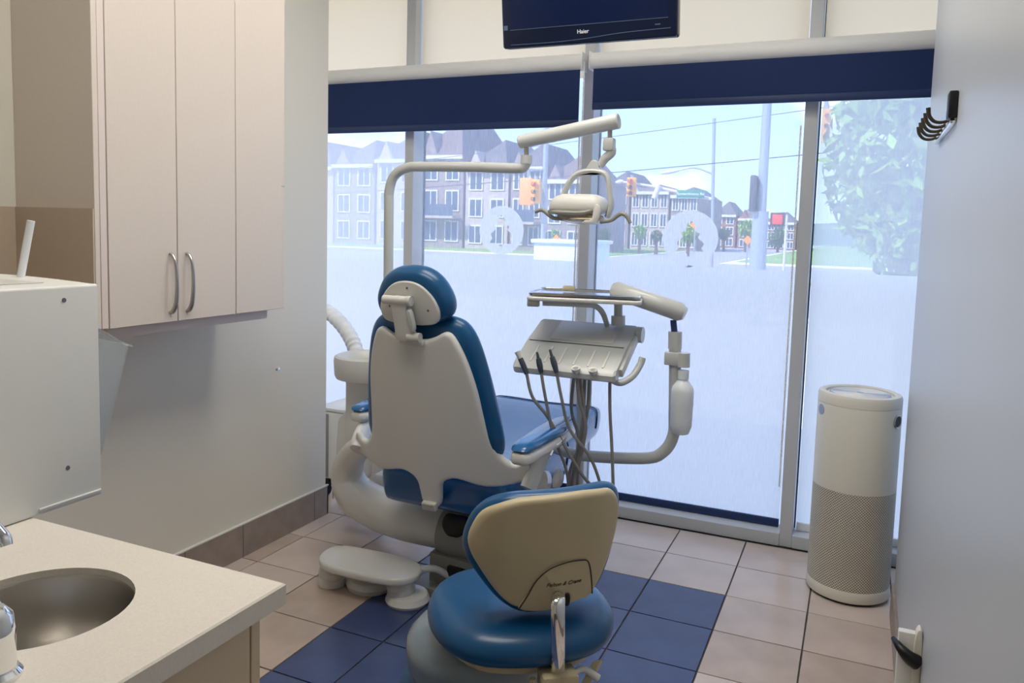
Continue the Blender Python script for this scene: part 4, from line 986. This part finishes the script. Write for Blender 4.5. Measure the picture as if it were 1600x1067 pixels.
house(796, 846, 262, 216, 56, 'stone_dk', 'roof', 'grey house behind the large yellow traffic signal', balcony=True)
house(850, 912, 282, 236, 56, 'stone_dk', 'roof_brown', 'brown-roofed house behind the dental lamp yoke')
house(936, 980, 294, 262, 76, 'stone_dk', 'roof', 'dark house end behind the small yellow traffic signal', dep=14)
house(984, 1042, 300, 284, 76, 'stone', 'roof_brown', 'long pale house under the white mast arm', cols=4, dep=14)
house(1046, 1088, 306, 288, 76, 'stone_dk', 'roof', 'grey house behind the green street sign', cols=3, dep=14)
house(1112, 1148, 336, 313, 104, 'brick', 'roof', 'red brick house right of the round tree emblem', cols=2)
house(1152, 1188, 342, 316, 104, 'brick', 'roof_brown', 'brick house with the higher roof left of the thick street pole', cols=2)
house(1196, 1242, 348, 328, 104, 'brick', 'roof', 'distant brick house right of the thick street pole', cols=3)
bm = new(); addmesh(bm, [(wx(1250, 180), 180, GZ), (wx(1550, 180), 180, GZ), (wx(1550, 180), 180, wz(1550, 352, 180)), (wx(1400, 180), 180, wz(1400, 345, 180)), (wx(1250, 180), 180, wz(1250, 350, 180)), (wx(1250, 195), 195, GZ), (wx(1550, 195), 195, GZ), (wx(1550, 195), 195, wz(1550, 352, 195)), (wx(1400, 195), 195, wz(1400, 345, 195)), (wx(1250, 195), 195, wz(1250, 350, 195))],
    [(0, 1, 2, 3, 4), (5, 9, 8, 7, 6), (4, 3, 8, 9), (3, 2, 7, 8), (0, 4, 9, 5), (1, 6, 7, 2)])
struct('hills', bm, 'hill')
def leaves(bm, c, rad, n, size, rnd, shell_=.55):
    for k in range(n):
        d = unit([rnd.gauss(0, 1) for _ in range(3)]); q = A(c)+d*A(rad)*(shell_+(1-shell_)*rnd.random())**.6
        u = unit([rnd.gauss(0, 1) for _ in range(3)]); v = unit(np.cross(u, [rnd.gauss(0, 1) for _ in range(3)])); s = size*rnd.uniform(.6, 1.3); nn = np.cross(u, v)*s*.18
        addmesh(bm, [q-u*s, q+v*s*.38+nn, q+u*s, q-v*s*.38+nn], [(0, 1, 2, 3)])
rnd = random.Random(7)
def tree(px, py, Y, rpx, label, m='leaf_dk', n=260, squash=1.1):
    c = ony(px, py, Y); r_ = rpx/F*Y
    t = Thing('street_tree', label, 'tree', (c[0], Y, GZ), 'trees across the road')
    t.part('trunk', tb([(c[0], Y, GZ), (c[0], Y, c[2])], [.14, .08], seg=8), 'bark')
    bm = new(); leaves(bm, c, (r_, r_, r_*squash), n, r_*.30, rnd, .3); o = t.part('foliage', bm, m); o['kind'] = 'stuff'
tree(946, 366, 53, 9, 'small green street tree left of the round tree emblem, by the window post')
tree(1000, 362, 60, 11, 'bright green street tree in front of the long pale house', 'leaf')
tree(1026, 368, 60, 9, 'low green tree at the right end of the long pale house')
tree(1076, 366, 58, 14, 'green tree seen through the clear part of the right emblem', 'leaf')
tree(1132, 366, 80, 9, 'small tree in front of the red brick house')
tree(1166, 358, 80, 13, 'green tree in front of the brick houses, left of the thick pole', 'leaf')
tree(1216, 372, 85, 14, 'green tree beside the pedestrian signal')
tree(868, 366, 46, 8, 'small tree above the utility box', 'leaf')
# leafy tree near the right end of the window
TYD = 7.2
tcn = ony(1415, 235, TYD)
nt_ = Thing('garden_tree', 'leafy green tree close outside the right end of the window', 'tree', (tcn[0]+.2, TYD, GZ))
nt_.part('trunk', tb([(tcn[0]+.15, TYD, GZ), (tcn[0]+.05, TYD, 1.4), (tcn[0]+.1, TYD+.05, 2.2), (tcn[0]+.2, TYD, 3.2)], [.09, .075, .06, .03], seg=12, n=3), 'bark')
bm = new(); leaves(bm, tcn, (.62, .5, .95), 2600, .085, rnd, .35); leaves(bm, tcn+A([.35, .1, -.75]), (.55, .45, .6), 1300, .08, rnd, .2); leaves(bm, tcn+A([.5, 0, .8]), (.9, .6, .8), 1200, .09, rnd, .3)
o = nt_.part('foliage', bm, 'leaf'); o['kind'] = 'stuff'
# traffic signals, poles, signs, wires
def signal(px, py, Y, w_, h_, label, turned=False, grp='traffic signals'):
    c = ony(px, py, Y); s = Y/F; hw, hh2 = w_*s/2, h_*s/2
    t = Thing('traffic_signal', label, 'traffic light', (c[0], Y, c[2]-hh2), grp)
    t.part('housing', bxm(c[0]-hw, c[0]+hw, Y, Y+hw*1.2, c[2]-hh2, c[2]+hh2, bev=hw*.15), 'signal_yellow')
    for k, mm in enumerate(('red_light', 'dark', 'dark')):
        zc_ = c[2]+hh2*(.62-.62*k)
        l_ = t.part('lens', lth([(0, .01), (hw*.5, 0), (hw*.55, -.02), (0, -.02)], (c[0], Y-.0, zc_), 16, axis=(0, -1, 0)), mm)
        bm = new(); tube(bm, [(c[0], Y-.01, zc_), (c[0], Y-hw*1.0, zc_-hw*.1)], hw*.62, seg=14, caps=False); t.part('visor', bm, 'signal_yellow', parent=l_)
    t.part('hanger', tb([(c[0], Y+hw*.6, c[2]+hh2), (c[0], Y+hw*.6, c[2]+hh2*1.25)], .03*Y/14, seg=8), 'pole_grey')
    return t
t = signal(836, 299, 14, 15, 40, 'large yellow traffic signal hanging beside the lamp tube, facing right')
c = ony(820, 298, 14); t.part('back_plate', bxm(c[0]-.14, c[0]+.12, 14.05, 14.25, c[2]-.27, c[2]+.25, bev=.02), 'signal_back')
q0 = ony(852, 262, 14.4); t.part('pole', tb([(q0[0], 14.4, GZ), (q0[0], 14.4, q0[2]+2.2)], .05, seg=12), 'pole_grey')
t.part('bracket', tb([(q0[0], 14.4, q0[2]-.05), (c[0], 14.15, q0[2]-.05), (c[0], 14.15, c[2])], .025, seg=8), 'pole_grey')
signal(986, 292, 24, 14, 30, 'small yellow traffic signal hanging from the mast arm, red lit')
t = signal(1291, 196, 11, 12, 48, 'yellow traffic signal seen beside the leafy tree at the top right')
q0 = ony(1291, 170, 11.1); q1 = ony(1480, 150, 11.1)
t.part('mast_arm', tb([(q0[0], 11.1, q0[2]), (q0[0], 11.1, q0[2]+.25), (q1[0], 11.1, q1[2]+.3)], .035, seg=8), 'pole_grey')
t.part('pole', tb([(q1[0], 11.1, GZ), (q1[0], 11.1, q1[2]+.5)], .07, seg=12), 'pole_grey')
sp_ = Thing('signal_mast', 'slim grey signal pole with a long white mast arm', 'street pole', (wx(1112, 24.3, 410), 24.3, GZ))
pb_ = ony(1113, 412, 24.3); pt = ony(1116, 185, 24.3)
sp_.part('pole', tb([(pb_[0], 24.3, GZ), (pt[0], 24.3, pt[2])], .05, seg=10), 'pole_grey')
sp_.part('mast_arm', tb([ony(1112, 311, 24.3), ony(1060, 300, 24.3), ony(1020, 291, 24.3), ony(965, 283, 24.3)], [.05, .045, .04, .03], seg=8), 'win_white')
for a_, b_ in (((1032, 271), (1060, 266)), ((962, 285), (974, 283))):
    sp_.part('lamp_head', tb([ony(*a_, 24.3), ony((a_[0]+b_[0])/2, (a_[1]+b_[1])/2, 24.3), ony(*b_, 24.3)], [.03, .07, .04], seg=10, n=3), 'win_white')
sp_.part('lamp_arm', tb([ony(1060, 266, 24.3), ony(1085, 262, 24.3), ony(1114, 272, 24.3)], .025, seg=8, n=4), 'pole_grey')
sp_.part('camera_pod', tb([ony(1022, 310, 24.2), ony(1030, 290, 24.2)], .09, seg=10), 'win_white')
gs = Thing('street_sign', 'green street name sign on the mast arm', 'street sign', ony(1079, 303, 24.1))
a, b = ony(1057, 309, 24.1), ony(1101, 297, 24.1)
gs.part('blade', bxm(a[0], b[0], 24.1, 24.13, a[2], b[2], bev=.01), 'sign_green')
gs.part('lettering', place(textmesh('Remembrance Rd', .115, extrude=.004), ((a+b)/2+A([0, -.002, 0]), X_, Z_, -Y_)), 'white_print')
kp = Thing('lamp_post', 'thick pale blue street pole with a dark signal seen from behind', 'street pole', (wx(1186, 15, 415), 15, GZ))
pb_ = ony(1184, 420, 15); pt = ony(1199, 160, 15)
kp.part('pole', tb([(pb_[0], 15, GZ), (pb_[0], 15, pb_[2]), (pt[0], 15, pt[2]), (pt[0]+.03, 15, pt[2]+1.5)], [.10, .095, .08, .07], seg=14), 'pole_grey')
kp.part('base_sleeve', tb([(pb_[0]-.02, 15, GZ), (pb_[0], 15, wz(1184, 330, 15))], [.16, .14], seg=14), 'pole_grey')
q0 = ony(1177, 302, 14.9); kp.part('signal_back', bxm(q0[0]-.05, q0[0]+.06, 14.75, 15.05, q0[2]-.33, q0[2]+.32, bev=.03), 'wire')
ps = Thing('pedestrian_signal', 'pedestrian signal on a thin post with a lit red hand', 'traffic light', (wx(1226, 34, 405), 34, GZ))
q0 = ony(1215, 343, 34); q1 = ony(1228, 360, 34)
ps.part('post', tb([(q1[0], 34, GZ), (q1[0], 34, q0[2]+.2)], .05, seg=8), 'win_white')
ps.part('housing', bxm(q0[0]-.28, q0[0]+.28, 33.9, 34.1, q0[2]-.28, q0[2]+.28, bev=.03), 'dark')
ps.part('red_hand', bxm(q0[0]-.2, q0[0]+.2, 33.88, 33.9, q0[2]-.2, q0[2]+.2, bev=.01), 'red_light')
ps.part('bracket', bxm(q0[0]-.3, q1[0], 33.96, 34.04, q0[2]+.3, q0[2]+.36), 'win_white')
def sign(px, py, Y, r_, label):
    c = ony(px, py, Y); t = Thing('road_sign', label, 'road sign', (c[0], Y, GZ))
    rr2 = r_*Y/F; bm = new(); addmesh(bm, [(c[0]-rr2, Y, c[2]), (c[0], Y, c[2]-rr2), (c[0]+rr2, Y, c[2]), (c[0], Y, c[2]+rr2), (c[0]-rr2, Y+.03, c[2]), (c[0], Y+.03, c[2]-rr2), (c[0]+rr2, Y+.03, c[2]), (c[0], Y+.03, c[2]+rr2)], [(0, 1, 2, 3), (4, 7, 6, 5), (0, 4, 5, 1), (1, 5, 6, 2), (2, 6, 7, 3), (3, 7, 4, 0)])
    t.part('panel', bm, 'sign_orange'); t.part('post', tb([(c[0], Y+.06, GZ), (c[0], Y+.06, c[2])], .04, seg=8), 'pole_grey')
sign(1168, 375, 40, 7, 'orange diamond road sign left of the thick pole')
sign(1086, 351, 44, 8, 'orange sign seen through the right tree emblem')
sign(869, 372, 30, 6, 'small orange sign just above the utility box')
ub = Thing('utility_box', 'pale blue-grey utility box beside the pavement', 'utility box', (wx(865, 12), 12, GZ))
a, b = ony(833, 408, 12), ony(925, 378, 12)
ub.part('cabinet', bxm(a[0], b[0], 12, 13, GZ, b[2]-.04, bev=.02), 'util'); ub.part('lid', bxm(a[0]-.04, b[0]+.04, 11.95, 13.05, b[2]-.045, b[2]+.02, bev=.02), 'util')
for k, (p0_, p1_, Yw, lab) in enumerate((((440, 309), (1500, 219), 20, 'lower overhead wire crossing in front of the houses'), ((440, 276), (1500, 139), 22, 'upper overhead wire crossing the sky'))):
    a, b = ony(*p0_, Yw), ony(*p1_, Yw); m_ = (a+b)/2-Z_*.08
    single('overhead_wire', tb([a, m_, b], .011 if k == 0 else .008, seg=6, n=8), 'wire', lab, 'wire', base=m_)
    for q in (a, b):
        pl = Thing('utility_pole', ['wooden pole at the left end of the lower wire, hidden by the left wall', 'wooden pole at the right end of the lower wire, hidden by the right wall', 'wooden pole at the left end of the upper wire, hidden by the left wall', 'wooden pole at the right end of the upper wire, hidden by the right wall'][2*k+(q is b)], 'street pole', (q[0], q[1], GZ))
        pl.part('shaft', tb([(q[0], q[1], GZ), (q[0], q[1], q[2]+.4)], [.14, .11], seg=12), 'bark'); pl.part('cross_arm', obx((q[0], q[1], q[2]-.06), (X_, Y_, Z_), (.05, .7, .05)), 'bark')
